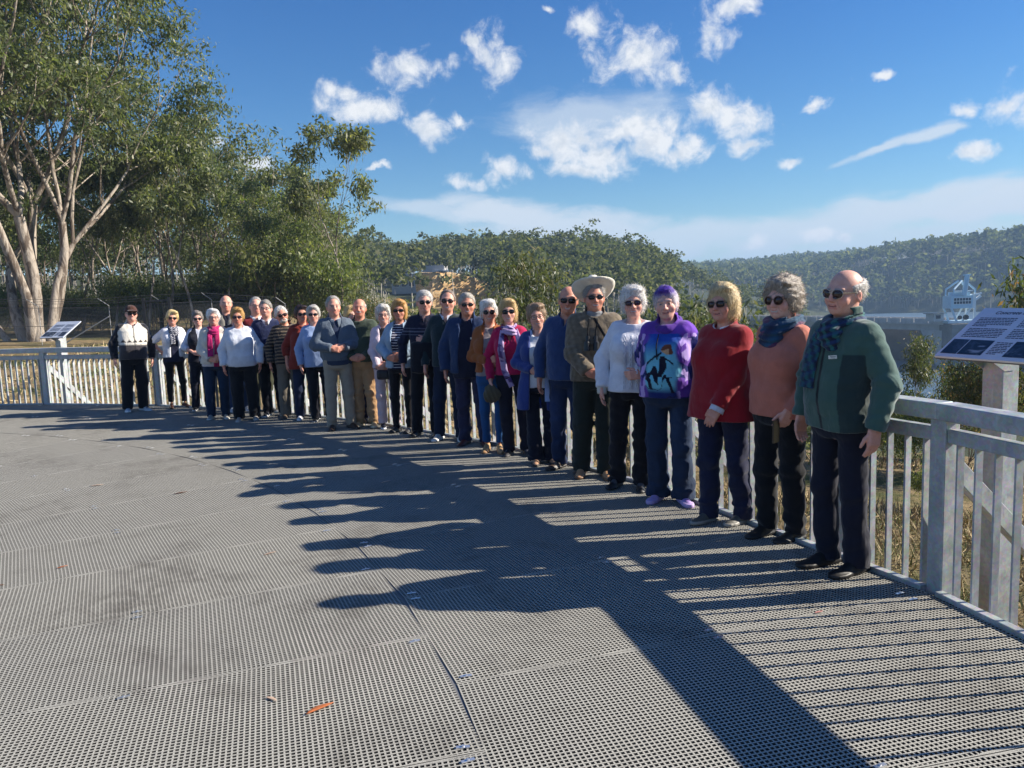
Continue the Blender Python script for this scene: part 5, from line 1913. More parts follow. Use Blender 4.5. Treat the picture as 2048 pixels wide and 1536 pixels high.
p = Person(i=27, x=1.25, y=6.09, H=1.72, res=.007, sex='f', w=1.16, belly=.06, fat=.004, label='person with purple and white short hair in blue and purple printed hoodie, lilac trainers', hair=('pixie', lin((226, 216, 224)), dict(t=.014, amp=.006, tint=lin((88, 44, 176)))), skin=S4, head=(10, 2, -4), turn=16,
           arms=('back', 'down'), trousers=dict(col=lin((36, 50, 74)), denim=True, cut='flare', fade=.6, folds=1.5), shoes=dict(col=lin((186, 160, 214)), sole=lin((196, 172, 222)), thick=.034, accent=lin((150, 120, 190))), feet=((-.10, -.02, 10), (.12, -.05, 35)))
p.top('hoodie', lin((40, 60, 140)), off=.022, hem=.88, colf=hoodie, res=.0055, sl_r=(.076, .066, .052), folds=1.2)
p.sdfpart('hood', lambda P: smax(smin(np.sqrt((np.sqrt(P[:, 0] ** 2 + ((P[:, 1] - .02) * .9) ** 2) - .098) ** 2 + ((P[:, 2] - 1.465 - .35 * P[:, 1]) * .8) ** 2) - .026, ell(P, (0, .11, 1.43), (.10, .045, .07)), .03), -.0 * P[:, 2] - 1, .01) + .004 * wn(P, 36, 4), (-.17, -.14, 1.34), (.17, .19, 1.58), .0075, lin((92, 52, 152)), M_CLOTH, colf=lambda V, isl, c: (c * (1 + .35 * wn(V, 40, 6)[:, None])).astype(f32))
p.ribbon('drawstring', [(-.035, 1.40), (-.04, 1.30), (-.035, 1.20)], .008, lin((20, 18, 34)), thick=.006, off=.006)

# 28 woman red jumper
p = Person(i=28, x=1.49, y=5.44, H=1.71, res=.0065, sex='f', w=1.14, belly=.05, bust=.085, label='person with blonde bob in long red jumper with white collar and cuffs, navy trousers', hair=('bob', lin((226, 204, 156)), dict(t=.026, part=.02)), skin=S1, glasses='sun', head=(8, 0, -3), turn=34,
           arms=('back', ('c', (.10, -.19, .90), (-.35, -.35, -.85), (-.2, 1, 0), (-1, -.2, .2), .25)), trousers=dict(col=lin((32, 35, 62)), cut='straight', folds=1.7), shoes=dict(col=lin((92, 90, 84)), sole=lin((160, 156, 148)), thick=.026), feet=((-.09, -.05, 4), (.10, .10, -4)))
p.top('long_jumper', lin((150, 20, 34)), off=.020, hem=.80, flare=.035, sl_r=(.072, .066, .056), folds=.8, m_=M_KNIT)
p.collar(lin((222, 222, 232)), r=.076, hgt=.05, point=.05, flare=.018)
a = p.arm[1]
p.sdfpart('cuff', lambda P: smax(smax(rcone(P, a['el'] + (a['wr'] - a['el']) * .80, a['wr'] + nrm(a['wr'] - a['el']) * .045, .050, .054), (P - A3(a['wr'])) @ A3(nrm(a['wr'] - a['el'])) - .045, .003), -(rcone(P, a['wr'], a['wr'] + nrm(a['wr'] - a['el']) * .1, .046, .049)), .003), a['wr'] - .12, a['wr'] + .12, .006, lin((224, 224, 234)), M_CLOTH)

# 29 woman peach top
def blueplum(V, isl, c):
    n = wn(V, 30, 3)[:, None]; n2 = wn(V, 60, 8)[:, None]
    a_, b_, d_ = (np.array(lin(q), f32) for q in ((28, 34, 66), (34, 88, 118), (92, 52, 84)))
    t = np.clip(.5 + .7 * n, 0, 1)
    c = a_ * (1 - t) + b_ * t
    return np.where(n2 > .45, d_, c).astype(f32)
p = Person(i=29, x=1.76, y=5.06, H=1.74, res=.0062, sex='f', w=1.12, belly=.05, bust=.085, label='person with curly grey hair in peach long sleeved top with dark blue scarf', hair=('curly', lin((178, 166, 152)), dict(t=.030, amp=.010)), skin=S4, glasses='round', smile=True, head=(10, 2, -2), turn=38,
           arms=('back', ('c', (.17, -.10, .93), (-.25, -.35, -.9), (-1, .4, 0), (-.3, -1, 0), .6)), trousers=dict(col=lin((22, 23, 28)), cut='straight', folds=1.1, hem=.05), shoes=dict(col=lin((28, 28, 30)), sole=lin((36, 34, 34))), feet=((-.09, -.02, 0), (.09, .06, -2)))
p.top('peach_top', lin((196, 120, 102)), off=.010, hem=.87, folds=1.0)
p.cowl(NAVY, blueplum, r=.095, tube=.040, drop=.075, amp=.006)
ph = MB().box((.145, -.20, .80), (.012, .075, .15), .25)
o_ = p.held('mobile_phone', 'black mobile phone in the hand of the person in the peach top', 'phone', ph, mat('phone_black', (.01, .01, .012), .2))

# 30 man green fleece
def tartan(V, isl, c):
    a_, b_, d_ = (np.array(lin(q), f32) for q in ((18, 34, 60), (32, 96, 96), (40, 66, 120)))
    u, v = V[:, 0] + V[:, 2] * .5, V[:, 2] - V[:, 0] * .5
    m1, m2 = (u / .055 % 1 < .42), (v / .055 % 1 < .42)
    c = np.where(m1[:, None], b_, a_)
    return np.where(m2[:, None], c * .55 + d_ * .45, c).astype(f32)
def fleece30(V, isl, c):
    x, y, z = V.T
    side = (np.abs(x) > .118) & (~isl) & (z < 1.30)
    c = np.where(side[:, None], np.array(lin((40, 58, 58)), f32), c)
    zipm = (np.abs(x) < .006) & (y < 0)
    return np.where(zipm[:, None], np.array(lin((18, 22, 26)), f32), c).astype(f32)
p = Person(i=30, x=1.92, y=4.46, H=1.78, res=.006, w=1.02, belly=.05, label='person with grey hair and aviator sunglasses in dark green fleece with tartan scarf', hair=('fringe', lin((206, 202, 196)), dict(t=.010)), skin=S2, glasses='aviator', head=(6, 2, 4), turn=42,
           arms=('down', 'down'), trousers=dict(col=lin((25, 27, 44)), cut='straight', folds=1.2), shoes=dict(col=lin((24, 24, 26)), sole=lin((30, 28, 28)), thick=.028), feet=((-.09, -.02, 4), (.10, .02, 4)))
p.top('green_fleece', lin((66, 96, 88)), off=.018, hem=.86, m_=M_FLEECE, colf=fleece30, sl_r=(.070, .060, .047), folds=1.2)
p.collar(lin((70, 104, 96)), r=.086, hgt=.05, stand=True, gap=.6, flare=.012)
p.cowl(NAVY, tartan, r=.088, tube=.028, drop=.015)
p.ribbon('scarf_tail', [(-.05, 1.43), (-.075, 1.28), (-.08, 1.10)], [.07, .10, .10], NAVY, colf=tartan, n=60, thick=.012, off=.010, wav=.002)
p.badge(.075, 1.285, .06, .02, .12)
# ------------------------------------------------------------------ vegetation
def leafmat(name, c0, c1, c2, trans=.48):
    def b(T, bs):
        oi = T.n('ShaderNodeObjectInfo').outputs['Random']
        p = T.n('ShaderNodeNewGeometry')
        ri = p.outputs['Random Per Island']
        n = T.noise(p.outputs['Position'], .55, 3, .6)
        c = T.mix(T.smooth(n, .35, .65), c0, c1)
        c = T.mix(T.math('MULTIPLY', T.smooth(ri, .72, 1.0), .8), c, c2)
        hs = T.n('ShaderNodeHueSaturation')
        T.put(hs.inputs['Color'], c)
        T.put(hs.inputs['Hue'], T.smooth(oi, 0, 1, .488, .512))
        T.put(hs.inputs['Value'], T.smooth(ri, 0, 1, .75, 1.25))
        col = hs.outputs[0]
        T.put(bs.inputs['Base Color'], col)
        tl = T.n('ShaderNodeBsdfTranslucent')
        T.put(tl.inputs['Color'], T.mix(1.0, col, (1.5, 1.6, .7), 'MULTIPLY'))
        mx = T.n('ShaderNodeMixShader')
        mx.inputs[0].default_value = trans
        T.put(mx.inputs[1], bs.outputs[0])
        T.put(mx.inputs[2], tl.outputs[0])
        out = [q for q in T.t.nodes if q.bl_idname == 'ShaderNodeOutputMaterial'][0]
        T.put(out.inputs[0], mx.outputs[0])
    return mat(name, rough=.45 if 'far' not in name else 1.0, spec=.5 if 'far' not in name else 0.0, build=b)

M_LEAF = leafmat('gum_leaf', (.098, .128, .054), (.155, .172, .082), (.25, .235, .12))
M_LEAF_DK = leafmat('wattle_leaf', (.098, .132, .048), (.155, .178, .066), (.24, .24, .10))
M_LEAF_RED = leafmat('young_gum_leaf', (.10, .105, .05), (.07, .095, .04), (.28, .13, .07))
M_LEAF_SAP = leafmat('sapling_leaf', (.062, .085, .040), (.100, .115, .055), (.18, .145, .08), .38)
M_LEAF_FAR = leafmat('far_leaf', (.080, .105, .050), (.135, .150, .075), (.20, .195, .11), .35)


def bark_b(T, bs):
    v = coords(T)
    n1 = T.noise(T.mapping(v, scale=(1, 1, .22)), 3.2, 5, .65, .8)
    n2 = T.noise(T.mapping(v, scale=(1, 1, .3)), 14., 4, .6)
    c = T.mix(T.smooth(n1, .40, .56), (.13, .10, .078), (.40, .345, .29))
    c = T.mix(T.math('MULTIPLY', T.smooth(n2, .55, .7), .6), c, (.10, .075, .055))
    T.put(bs.inputs['Base Color'], c)
    bump(T, bs, n2, .6, .05)
M_BARK = mat('gum_bark', rough=.85, spec=.2, build=bark_b)
M_TWIG = noisy('brown_bark', (.14, .10, .075), (.28, .23, .18), 5., .9)


def leaves_np(tips, per, cr, L, W_, seed, flat=.65, droop=.9):
    rg_ = np.random.RandomState(seed)
    tips = np.asarray(tips)
    n = len(tips) * per
    c = np.repeat(tips, per, 0) + rg_.normal(size=(n, 3)) * np.array((cr, cr, cr * flat))
    d = rg_.normal(size=(n, 3)) * .8 + np.array((0, 0, -droop))
    d /= np.linalg.norm(d, axis=1)[:, None]
    s = np.cross(d, rg_.normal(size=(n, 3)))
    s /= np.linalg.norm(s, axis=1)[:, None] + 1e-9
    ln = L * (.6 + .8 * rg_.rand(n, 1))
    w = W_ * (.6 + .8 * rg_.rand(n, 1))
    V = np.stack([c, c + d * ln * .45 + s * w / 2, c + d * ln, c + d * ln * .45 - s * w / 2], 1).reshape(-1, 3)
    F = np.arange(n * 4).reshape(n, 4)
    return V, F


def grow(seed, H, r0, forks, levels, spread, first=.35, up=.55, lean=(0, 0), ratio=(.62, .8), taper=.7, wob=.10, side=True, target=None):
    """branch skeleton -> (tube list, tips)"""
    rg_ = random.Random(seed)
    tubes, tips = [], []
    def br(p, d, L, r, lev):
        n = 5 if lev == 0 else 4
        pts, rs = [p.copy()], [r]
        dd = d.copy()
        for i in range(n):
            dd = (dd + Vector((rg_.gauss(0, wob), rg_.gauss(0, wob), rg_.gauss(0, wob * .5) + (.06 if lev else 0)))).normalized()
            p = p + dd * (L / n)
            pts.append(p.copy()); rs.append(r * (1 - (1 - taper) * (i + 1) / n))
        tubes.append((pts, rs, 8 if lev == 0 else (6 if lev < 3 else 4)))
        if lev >= levels:
            tips.append(p); tips.append(pts[2])
            return
        if lev >= levels - 1:
            tips.append(p)
        k = forks if lev < 2 else rg_.choice((2, 3))
        a0 = rg_.uniform(0, 6.28)
        for i in range(k):
            a = a0 + 6.283 * i / k + rg_.uniform(-.5, .5)
            sp_ = spread * rg_.uniform(.6, 1.25)
            ref = dd.orthogonal().normalized()
            q = (dd * math.cos(sp_) + (ref * math.cos(a) + dd.cross(ref) * math.sin(a)) * math.sin(sp_))
            q = (q + Vector((0, 0, up * .35))).normalized()
            br(p, q, L * rg_.uniform(*ratio) * (1.0 if lev else (1 - first) / first * .55), rs[-1] * rg_.uniform(.6, .78), lev + 1)
        if side and lev in (1, 2):
            q = pts[2]
            for _ in range(2):
                a = rg_.uniform(0, 6.28)
                dq = (dd * .5 + Vector((math.cos(a), math.sin(a), .15))).normalized()
                br(q, dq, L * .6, rs[2] * .45, lev + 2)
    br(Vector((0, 0, -.4)), Vector((lean[0], lean[1], 1)).normalized(), H * first + .4, r0, 0)
    return tubes, tips


def tree_meshes(seed, H, r0, leaf, per, cr, forks=3, levels=4, spread=.5, bark=None, lm=None, **kw):
    tubes, tips = grow(seed, H, r0, forks, levels, spread, **kw)
    zmax = max(t.z for t in tips)
    f = H / zmax
    mb = MB()
    for pts, rs, n in tubes:
        mb.tube([q * f if True else q for q in pts], rs, n, False)
    tm = mb.mesh('trunk', True)
    tm.materials.append(bark or M_BARK)
    T_ = np.array([tuple(t * f) for t in tips])
    V, F = leaves_np(T_, per, cr, leaf[0], leaf[1], seed)
    cm = mesh_np('crown', V, F, False)
    cm.materials.append(lm or M_LEAF)
    ctr = np.median(V[:, :2], 0)
    wid = 2 * float(np.percentile(np.hypot(V[:, 0] - ctr[0], V[:, 1] - ctr[1]), 88))
    return tm, cm, wid, float(np.percentile(V[:, 2], 99))


def plant_tree(name, ms, loc, rz, sc, label, group=None, cat='tree'):
    t = empty(name, loc, rz, label, cat, group)
    sc = sc if isinstance(sc, tuple) else (sc, sc, sc)
    t.scale = sc
    o = obj('trunk', ms[0], None, t)
    o = obj('crown', ms[1], None, t)
    return t


def place(px, D, back=0):
    """ground point at depth D (metres ahead) seen at column px (roll ignored; used for spacing only)"""
    x = (px - 1024) / 1538.0 * D
    return (x, D, gz(x, D) - .05)

# the big multi-stemmed gum by the fence
bt = MB()
tips_all = []
for k, (dx, dy, lean, H, r0) in enumerate(((-.45, .2, (-.16, .05), 16, .27), (.40, -.2, (.03, -.05), 21, .34), (-.1, .5, (-.06, .12), 22, .30), (.55, .3, (.08, .1), 19, .26), (-.9, -.1, (-.45, -.1), 11, .17), (.75, .1, (.15, -.05), 18, .19), (.15, -.3, (.06, -.10), 23, .26))):
    tubes, tips = grow(40 + k, H, r0, 3, 4, .56, first=.30, up=.5, lean=lean, wob=.09)
    zmax = max(t.z for t in tips)
    f = H / zmax
    off = Vector((dx, dy, 0))
    for pts, rs, n in tubes:
        bt.tube([q * f + off for q in pts], rs, n, False)
    tips_all += [tuple(t * f + off) for t in tips]
tips_all = np.array(tips_all)
rgk = np.random.RandomState(2)
T2 = np.vstack([tips_all, tips_all[::2] + rgk.normal(size=tips_all[::2].shape) * np.array((.7, .7, .45))])
V, F = leaves_np(T2, max(8, int(125000 / len(T2))), .36, .26, .085, 7, flat=.5)
bx_, by_, bz_ = place(72, 38)
big = empty('gum_tree', (bx_, by_, bz_), 0, 'huge spreading gum tree with several pale peeling trunks behind the wire fence', 'tree')
tm = bt.mesh('trunk', True)
obj('trunk', tm, M_BARK, big)
cm = mesh_np('crown', V, F, False)
obj('crown', cm, M_LEAF, big)

# forest trees
PROTO = [tree_meshes(101, 15, .17, (.34, .12), 15, .30, spread=.46, first=.42, lm=M_LEAF),
         tree_meshes(102, 14, .15, (.34, .12), 15, .32, spread=.50, first=.36, lm=M_LEAF),
         tree_meshes(103, 13, .14, (.30, .13), 16, .36, spread=.55, first=.30, lm=M_LEAF_DK, bark=M_TWIG),
         tree_meshes(104, 12, .10, (.32, .11), 16, .27, forks=2, levels=5, spread=.40, first=.46, lm=M_LEAF)]
SHRUB = [tree_meshes(111, 4.0, .05, (.20, .07), 22, .30, forks=4, levels=3, spread=.6, first=.16, lm=M_LEAF_DK, bark=M_TWIG, up=.35),
         tree_meshes(112, 3.2, .04, (.22, .05), 22, .28, forks=5, levels=3, spread=.7, first=.12, lm=M_LEAF_SAP, bark=M_TWIG, up=.3),
         tree_meshes(113, 3.0, .035, (.13, .032), 34, .17, forks=4, levels=3, spread=.45, first=.2, lm=M_LEAF_RED, bark=M_TWIG, up=.6),
         tree_meshes(114, 3.7, .03, (.15, .034), 26, .16, forks=3, levels=3, spread=.32, first=.30, lm=M_LEAF_SAP, bark=M_TWIG, up=.8)]
rg = random.Random(12)
G1 = 'gum trees in the wood beyond the wire fence'
L1 = {0: 'tall gum with pale trunk in the wood beyond the wire fence', 1: 'bushy crowned gum in the wood beyond the wire fence',
      2: 'dense dark wattle tree in the wood beyond the wire fence', 3: 'slender open crowned gum in the wood beyond the wire fence'}
TREES = [(255, 47, 1, 11.5), (300, 43, 3, 11), (345, 44, 3, 12), (405, 43, 3, 11.5), (235, 44, 3, 10), (470, 44, 3, 10.5), (170, 45, 3, 11), (330, 50, 0, 14.0), (390, 52, 1, 14.5), (345, 58, 2, 13), (440, 54, 0, 14.2), (480, 57, 1, 13.0), (300, 62, 0, 14.5), (420, 66, 3, 16.5),
         (540, 52, 2, 10.8), (575, 56, 0, 11.6), (600, 60, 3, 13.8), (625, 50, 1, 9.6), (655, 56, 2, 10), (500, 47, 2, 8.5), (560, 44, 2, 7.5), (610, 46, 2, 7.6), (640, 62, 3, 13.0),
         (160, 52, 2, 10), (210, 55, 0, 13), (110, 58, 2, 12), (40, 55, 2, 12), (-30, 50, 0, 13), (-90, 47, 1, 13), (270, 70, 1, 14), (520, 68, 0, 13), (180, 66, 1, 14), (60, 70, 0, 14), (-150, 60, 2, 14), (-40, 66, 1, 14), (650, 72, 1, 12), (590, 75, 2, 12)]
BASEH = (15, 14, 13, 12)
for px, D, k, H in TREES:
    H *= .92 if px < 440 else .88
    s = H / BASEH[k]
    plant_tree('gum_tree' if k != 2 else 'wattle_tree', PROTO[k], place(px, D), rg.uniform(0, 6.28), (s * rg.uniform(.85, 1.1), s * rg.uniform(.85, 1.1), s), L1[k], G1)
x_, y_, z_ = place(689, 43)
plant_tree('slender_gum', PROTO[3], (x_, y_, z_), 2.1, (.92, .92, .98), 'slender gum with white trunk standing alone at the end of the wood')
G2 = 'shrubs under the wood beyond the wire fence'
for k in range(44):
    px = -60 + 760 * (k + rg.random()) / 44
    D = rg.uniform(44, 52)
    s = rg.uniform(.45, .95) if px < 470 else rg.uniform(.8, 1.4)
    plant_tree('shrub', SHRUB[rg.choice((0, 0, 1))], place(px, D), rg.uniform(0, 6.28), s, 'leafy green shrub at the foot of the wood beyond the wire fence', G2, 'shrub')
# scrub in the gap and saplings on the slope below the deck
G3 = 'scrub on the slope beyond the deck'
for k in range(30):
    px = rg.uniform(690, 1010)
    D = rg.uniform(24, 44)
    s = rg.uniform(.45, .9)
    plant_tree('shrub', SHRUB[rg.choice((0, 1, 2, 2))], place(px, D), rg.uniform(0, 6.28), s, 'low scrubby bush on the slope beyond the middle of the railing', G3, 'shrub')
SAP = [(1058, 16, 1, 1.5, 2.5, 'tall narrow young gum sapling behind the person in magenta shirt', 'gum_sapling'), (1012, 19, 1, 1.6, 1.7, 'broad green sapling behind the person with the tan suede jacket', 'gum_sapling'),
       (1125, 20, 0, 2.0, .9, 'dark leafy shrub behind the balding person in blue fleece', 'shrub'), (1383, 12.5, 1, .95, 1.4, 'leafy green bush behind the printed hoodie wearer', 'shrub'), (1425, 14.5, 0, 1.1, .75, 'rounded dark bush between the hoodie and the red jumper', 'shrub'),
       (1935, 13.5, 2, 1.25, .28, 'bush with red tipped leaves behind the railing corner below the information sign', 'shrub'), (2000, 15.5, 2, 1.3, -.1, 'small leafy bush behind the steel sign post', 'shrub'), (1840, 17, 1, .9, .45, 'slim green sapling behind the shoulder of the green fleece wearer', 'gum_sapling'),
       (1825, 13.5, 0, 1.2, -.45, 'low dark shrub on the slope behind the green fleece wearer', 'shrub'), (2085, 13.5, 2, 1.3, 2.0, 'tall red leaved sapling rising beyond the information sign', 'gum_sapling'), (1770, 17, 1, .8, -.6, 'low green bush on the slope beside the slim sapling', 'shrub'), (1885, 9.5, 0, .5, -.55, 'tiny green shrub in the dry grass below the railing corner', 'shrub'),
       (1235, 22, 0, 1.8, .2, 'dark shrub behind the white cable jumper wearer', 'shrub'), (1305, 18, 0, 1.3, .1, 'grey green bush behind the purple haired person', 'shrub'), (1500, 17, 0, 1.2, -.5, 'low dark bush behind the red jumper wearer', 'shrub'), (1640, 17, 0, 1.2, -.6, 'low dark bush behind the peach top wearer', 'shrub'), (960, 20, 1, 1.8, .8, 'olive bush behind the navy jackets', 'shrub'),
       (1960, 19, 1, 1.6, -.6, 'olive bush on the slope behind the red tipped bush', 'shrub')]
for px, D, k, wd, topz, lab, nm in SAP:
    q = place(px, D)
    ms = SHRUB[k]
    if nm == 'gum_sapling' and k != 2:
        ms = SHRUB[3]
    sz = (topz - q[2]) / ms[3]
    sx = min(max(wd / ms[2], sz / 1.35), sz * 1.35)
    plant_tree(nm, ms, q, rg.uniform(0, 6.28), (sx, sx, sz), lab, None, 'tree' if nm == 'gum_sapling' else 'shrub')

# hill forests (far woods that read as one mass)
def far_wood(name, pts, hmin, hmax, quads, seed, label, lsz=.17):
    rg_ = np.random.RandomState(seed)
    n = len(pts)
    z = ground_z(pts[:, 0], pts[:, 1])
    H = rg_.uniform(hmin, hmax, n)
    R = H * rg_.uniform(.20, .32, n)
    lob = 5
    lc = rg_.normal(size=(n, lob, 3)) * np.array((.60, .60, .34))
    k = quads // lob
    c = lc[:, :, None, :] + rg_.normal(size=(n, lob, k, 3)) * np.array((.25, .25, .13))
    c = c.reshape(n, -1, 3) * R[:, None, None]
    c[:, :, 2] *= 1.25
    c += np.stack([pts[:, 0], pts[:, 1], z + H * .72], 1)[:, None, :]
    m_ = n * c.shape[1]
    c = c.reshape(m_, 3)
    d = rg_.normal(size=(m_, 3)); d[:, 2] *= .7
    d /= np.linalg.norm(d, axis=1)[:, None]
    s = np.cross(d, rg_.normal(size=(m_, 3))); s /= np.linalg.norm(s, axis=1)[:, None]
    L = (np.repeat(H, lob * k) * lsz * rg_.uniform(.5, 1.2, m_))[:, None]
    V = np.stack([c - d * L / 2, c + s * L * .36, c + d * L / 2, c - s * L * .36], 1).reshape(-1, 3)
    F = np.arange(m_ * 4).reshape(-1, 4)
    # trunks: three-sided pale spikes
    tb = np.stack([pts[:, 0], pts[:, 1], z - .5], 1)
    w = H * .013
    TV = np.stack([tb + np.stack([w, 0 * w, 0 * w], 1), tb + np.stack([-w * .5, w * .87, 0 * w], 1), tb + np.stack([-w * .5, -w * .87, 0 * w], 1),
                   tb + np.stack([rg_.normal(size=n) * H * .05, rg_.normal(size=n) * H * .05, H * .8], 1)], 1).reshape(-1, 3)
    b = np.arange(n)[:, None] * 4
    TF = np.concatenate([b + np.array([[0, 1, 3]]), b + np.array([[1, 2, 3]]), b + np.array([[2, 0, 3]])])
    root = empty(name, (0, 0, 0))
    tag(root, label, 'forest', kind='stuff')
    o = obj('foliage', mesh_np('foliage', V, F, False), M_LEAF_FAR, root); o['kind'] = 'stuff'
    o = obj('trunks', mesh_np('trunks', TV, TF, False), noisy('far_bark', (.22, .20, .17), (.32, .30, .27), .5, .9, bstr=0), root); o['kind'] = 'stuff'


def scatter(seed, n, r0, r1, a0, a1, ok):
    rg_ = np.random.RandomState(seed)
    r = np.sqrt(rg_.uniform(r0 * r0, r1 * r1, n))
    a = np.radians(rg_.uniform(a0, a1, n))
    p = np.stack([r * np.sin(a), r * np.cos(a)], 1)
    return p[ok(p)]
HOUSE = (-22.5, 208.0)
def mid_ok(p):
    z = ground_z(p[:, 0], p[:, 1])
    r = np.hypot(p[:, 0], p[:, 1])
    a = np.degrees(np.arctan2(p[:, 0], p[:, 1]))
    u_ = np.random.RandomState(77).rand(len(p))
    clear = ((a > -9.0) & (a < -3.3) & (r > 120) & (r < 224) & (u_ > .10)) | ((a > -6.5) & (a < -1.2) & (r > 120) & (r < 196) & (u_ > .06))
    road = (a > 12.2) & (r < 318) & (r > 150)
    return (z > -21) & ~clear & ~road
far_wood('mid_forest', np.vstack([scatter(5, 1500, 140, 350, -16, 22, mid_ok)]), 8.5, 15.5, 140, 3, 'dense gum forest covering the near hill behind the people', .085)
far_wood('wood_interior', scatter(15, 380, 72, 150, -44, -12, mid_ok), 7, 11, 170, 5, 'dim inner part of the wood beyond the wire fence', .045)
def far_ok(p):
    return ground_z(p[:, 0], p[:, 1]) > -21
far_wood('hill_forest', np.vstack([scatter(6, 5200, 620, 1050, 5, 48, far_ok), scatter(8, 2000, 1000, 1500, 2, 48, far_ok)]), 11, 18, 20, 4, 'blue hazed forest on the far hills across the reservoir', .24)
def val_ok(p):
    z = ground_z(p[:, 0], p[:, 1])
    a = np.degrees(np.arctan2(p[:, 0], p[:, 1]))
    return (z > -26) & (z < -5) & (a < 21.5)
far_wood('valley_trees', scatter(9, 420, 60, 150, -9, 36, val_ok), 4, 7.5, 110, 9, 'wooded gully dropping away below the deck', .085)

far_wood('valley_scrub', scatter(19, 520, 105, 285, 9, 26, lambda p: (ground_z(p[:, 0], p[:, 1]) > -25)), 2.5, 4.8, 60, 11, 'low scrub on the valley side below the bridge', .11)

# dry grass on the ground round the deck
def grass():
    rg_ = np.random.RandomState(3)
    P = []
    for n, r0, r1, a0, a1 in ((34000, 4.3, 11, 8, 48), (14000, 11, 22, -14, 48), (9000, 8, 16, -14, 12), (14000, 15.5, 38, -40, -10)):
        P.append(scatter(n, n, r0, r1, a0, a1, lambda p: np.hypot(p[:, 0] - DC.x, p[:, 1] - DC.y) > DR + .12))
    P = np.vstack(P)
    keep = wn(P.astype(f32), 1.1, 8) + rg_.normal(size=len(P)) * .5 > -.15
    P = P[keep]
    n = len(P)
    z = ground_z(P[:, 0], P[:, 1])
    b = np.stack([P[:, 0], P[:, 1], z - .02], 1)
    r = np.hypot(P[:, 0], P[:, 1])
    flatn = rg_.rand(n) < .62
    L = rg_.uniform(.05, .24, n) * np.where(r > 14, 1.3, 1.0)
    d = rg_.normal(size=(n, 3)) * .45 + np.array((0, 0, 1.0))
    d[flatn, 2] = .12
    d /= np.linalg.norm(d, axis=1)[:, None]
    s = np.cross(d, rg_.normal(size=(n, 3))); s /= np.linalg.norm(s, axis=1)[:, None]
    w = (rg_.uniform(.004, .011, n) * np.clip(r / 7, 1, 3))[:, None]
    V = np.stack([b - s * w, b + s * w, b + d * L[:, None] + np.array((0, 0, .0))], 1).reshape(-1, 3)
    F = np.arange(n * 3).reshape(-1, 3)
    t = rg_.rand(n, 1)
    base = np.where(t < .55, np.array([[.46, .36, .20]]), np.where(t < .8, np.array([[.28, .20, .11]]), np.array([[.15, .17, .06]])))
    c = np.repeat(base * rg_.uniform(.7, 1.2, (n, 1)), 3, 0)
    def gb(T, bs):
        T.put(bs.inputs['Base Color'], T.n('ShaderNodeAttribute', attribute_name='Col').outputs['Color'])
    o = obj('dry_grass', mesh_np('dry_grass', V, F, False, c), mat('grass_blade', rough=.8, spec=.2, build=gb))
    tag(o, 'dry straw grass and litter on the ground round the deck', 'grass', kind='stuff')
grass()

# ------------------------------------------------------------------ wire fence on the left
fence = empty('wire_fence', (0, 0, 0), label='tall wire mesh fence with barbed strands in front of the wood', cat='fence')
M_POST = mat('fence_post_grey', (.30, .30, .30), .7, .1)
FP = [(-32.5, 33.5), (-28.2, 34.0), (-23.3, 35.0), (-21.5, 35.4), (-18.6, 36.0), (-16.3, 36.4), (-14.2, 37.0), (-11.0, 38.0)]
zf = lambda q: gz(*q)
for q in FP:
    z = zf(q)
    mb = MB().tube([(q[0], q[1], z - .2), (q[0], q[1], z + 1.75), (q[0] + .02, q[1], z + 1.8), (q[0] - .35, q[1] - .25, z + 2.15)], .017, 7)
    obj('fence_post', mb, M_POST, fence)
def mesh_b(T, bs):
    v = coords(T)
    sp_ = T.n('ShaderNodeSeparateXYZ'); T.put(sp_.inputs[0], v)
    u = T.math('MULTIPLY', T.math('ADD', sp_.outputs[0], sp_.outputs[2]), 14.)
    w = T.math('MULTIPLY', T.math('SUBTRACT', sp_.outputs[0], sp_.outputs[2]), 14.)
    a = T.math('LESS_THAN', T.math('FRACT', u), .07)
    b = T.math('LESS_THAN', T.math('FRACT', w), .07)
    T.put(bs.inputs['Alpha'], T.math('MAXIMUM', a, b))
M_MESH = mat('wire_mesh', (.20, .20, .21), .6, .3, build=mesh_b)
for a, b in zip(FP[:-1], FP[1:]):
    za, zb = zf(a), zf(b)
    obj('mesh_panel', MB().bar((a[0], a[1], za + .9), (b[0], b[1], zb + .9), .004, 1.7), M_MESH, fence)
    wr = MB()
    for h_, o_ in ((.05, 0), (.9, 0), (1.74, 0)):
        wr.tube([(a[0], a[1] - .03, za + h_), (b[0], b[1] - .03, zb + h_)], .012, 4)
    for t_ in (.35, .65, .97):
        wr.tube([(a[0] - .35 * t_, a[1] - .25 * t_, za + 1.8 + .35 * t_), (b[0] - .35 * t_, b[1] - .25 * t_, zb + 1.8 + .35 * t_)], .009, 4)
    obj('strand_wires', wr, mat('wire_dark', (.10, .10, .11), .5, .5), fence)
q0, q1 = FP[4], FP[3]
obj('stay', MB().tube([(q0[0], q0[1] - .1, zf(q0) + 1.3), (q0[0] - 2.2, q0[1] - .5, zf(q0))], .03, 6), M_POST, fence)
gt = empty('black_gate', (-16.2, 35.6, gz(-16.2, 35.6)), .2, 'black steel gate frame standing at the wire fence', 'gate')
M_BLK = mat('black_paint', (.015, .015, .018), .5)
for sx in (-.55, .55):
    obj('gate_post', MB().box((sx, 0, .95), (.12, .12, 2.1)), M_BLK, gt)
obj('cross_bar', MB().bar((-.55, 0, 1.85), (.55, 0, 1.85), .08, .08), M_BLK, gt)
for k in range(6):
    obj('gate_bar', MB().box((-.4 + k * .16, .0, .95), (.03, .03, 1.75)), M_BLK, gt)

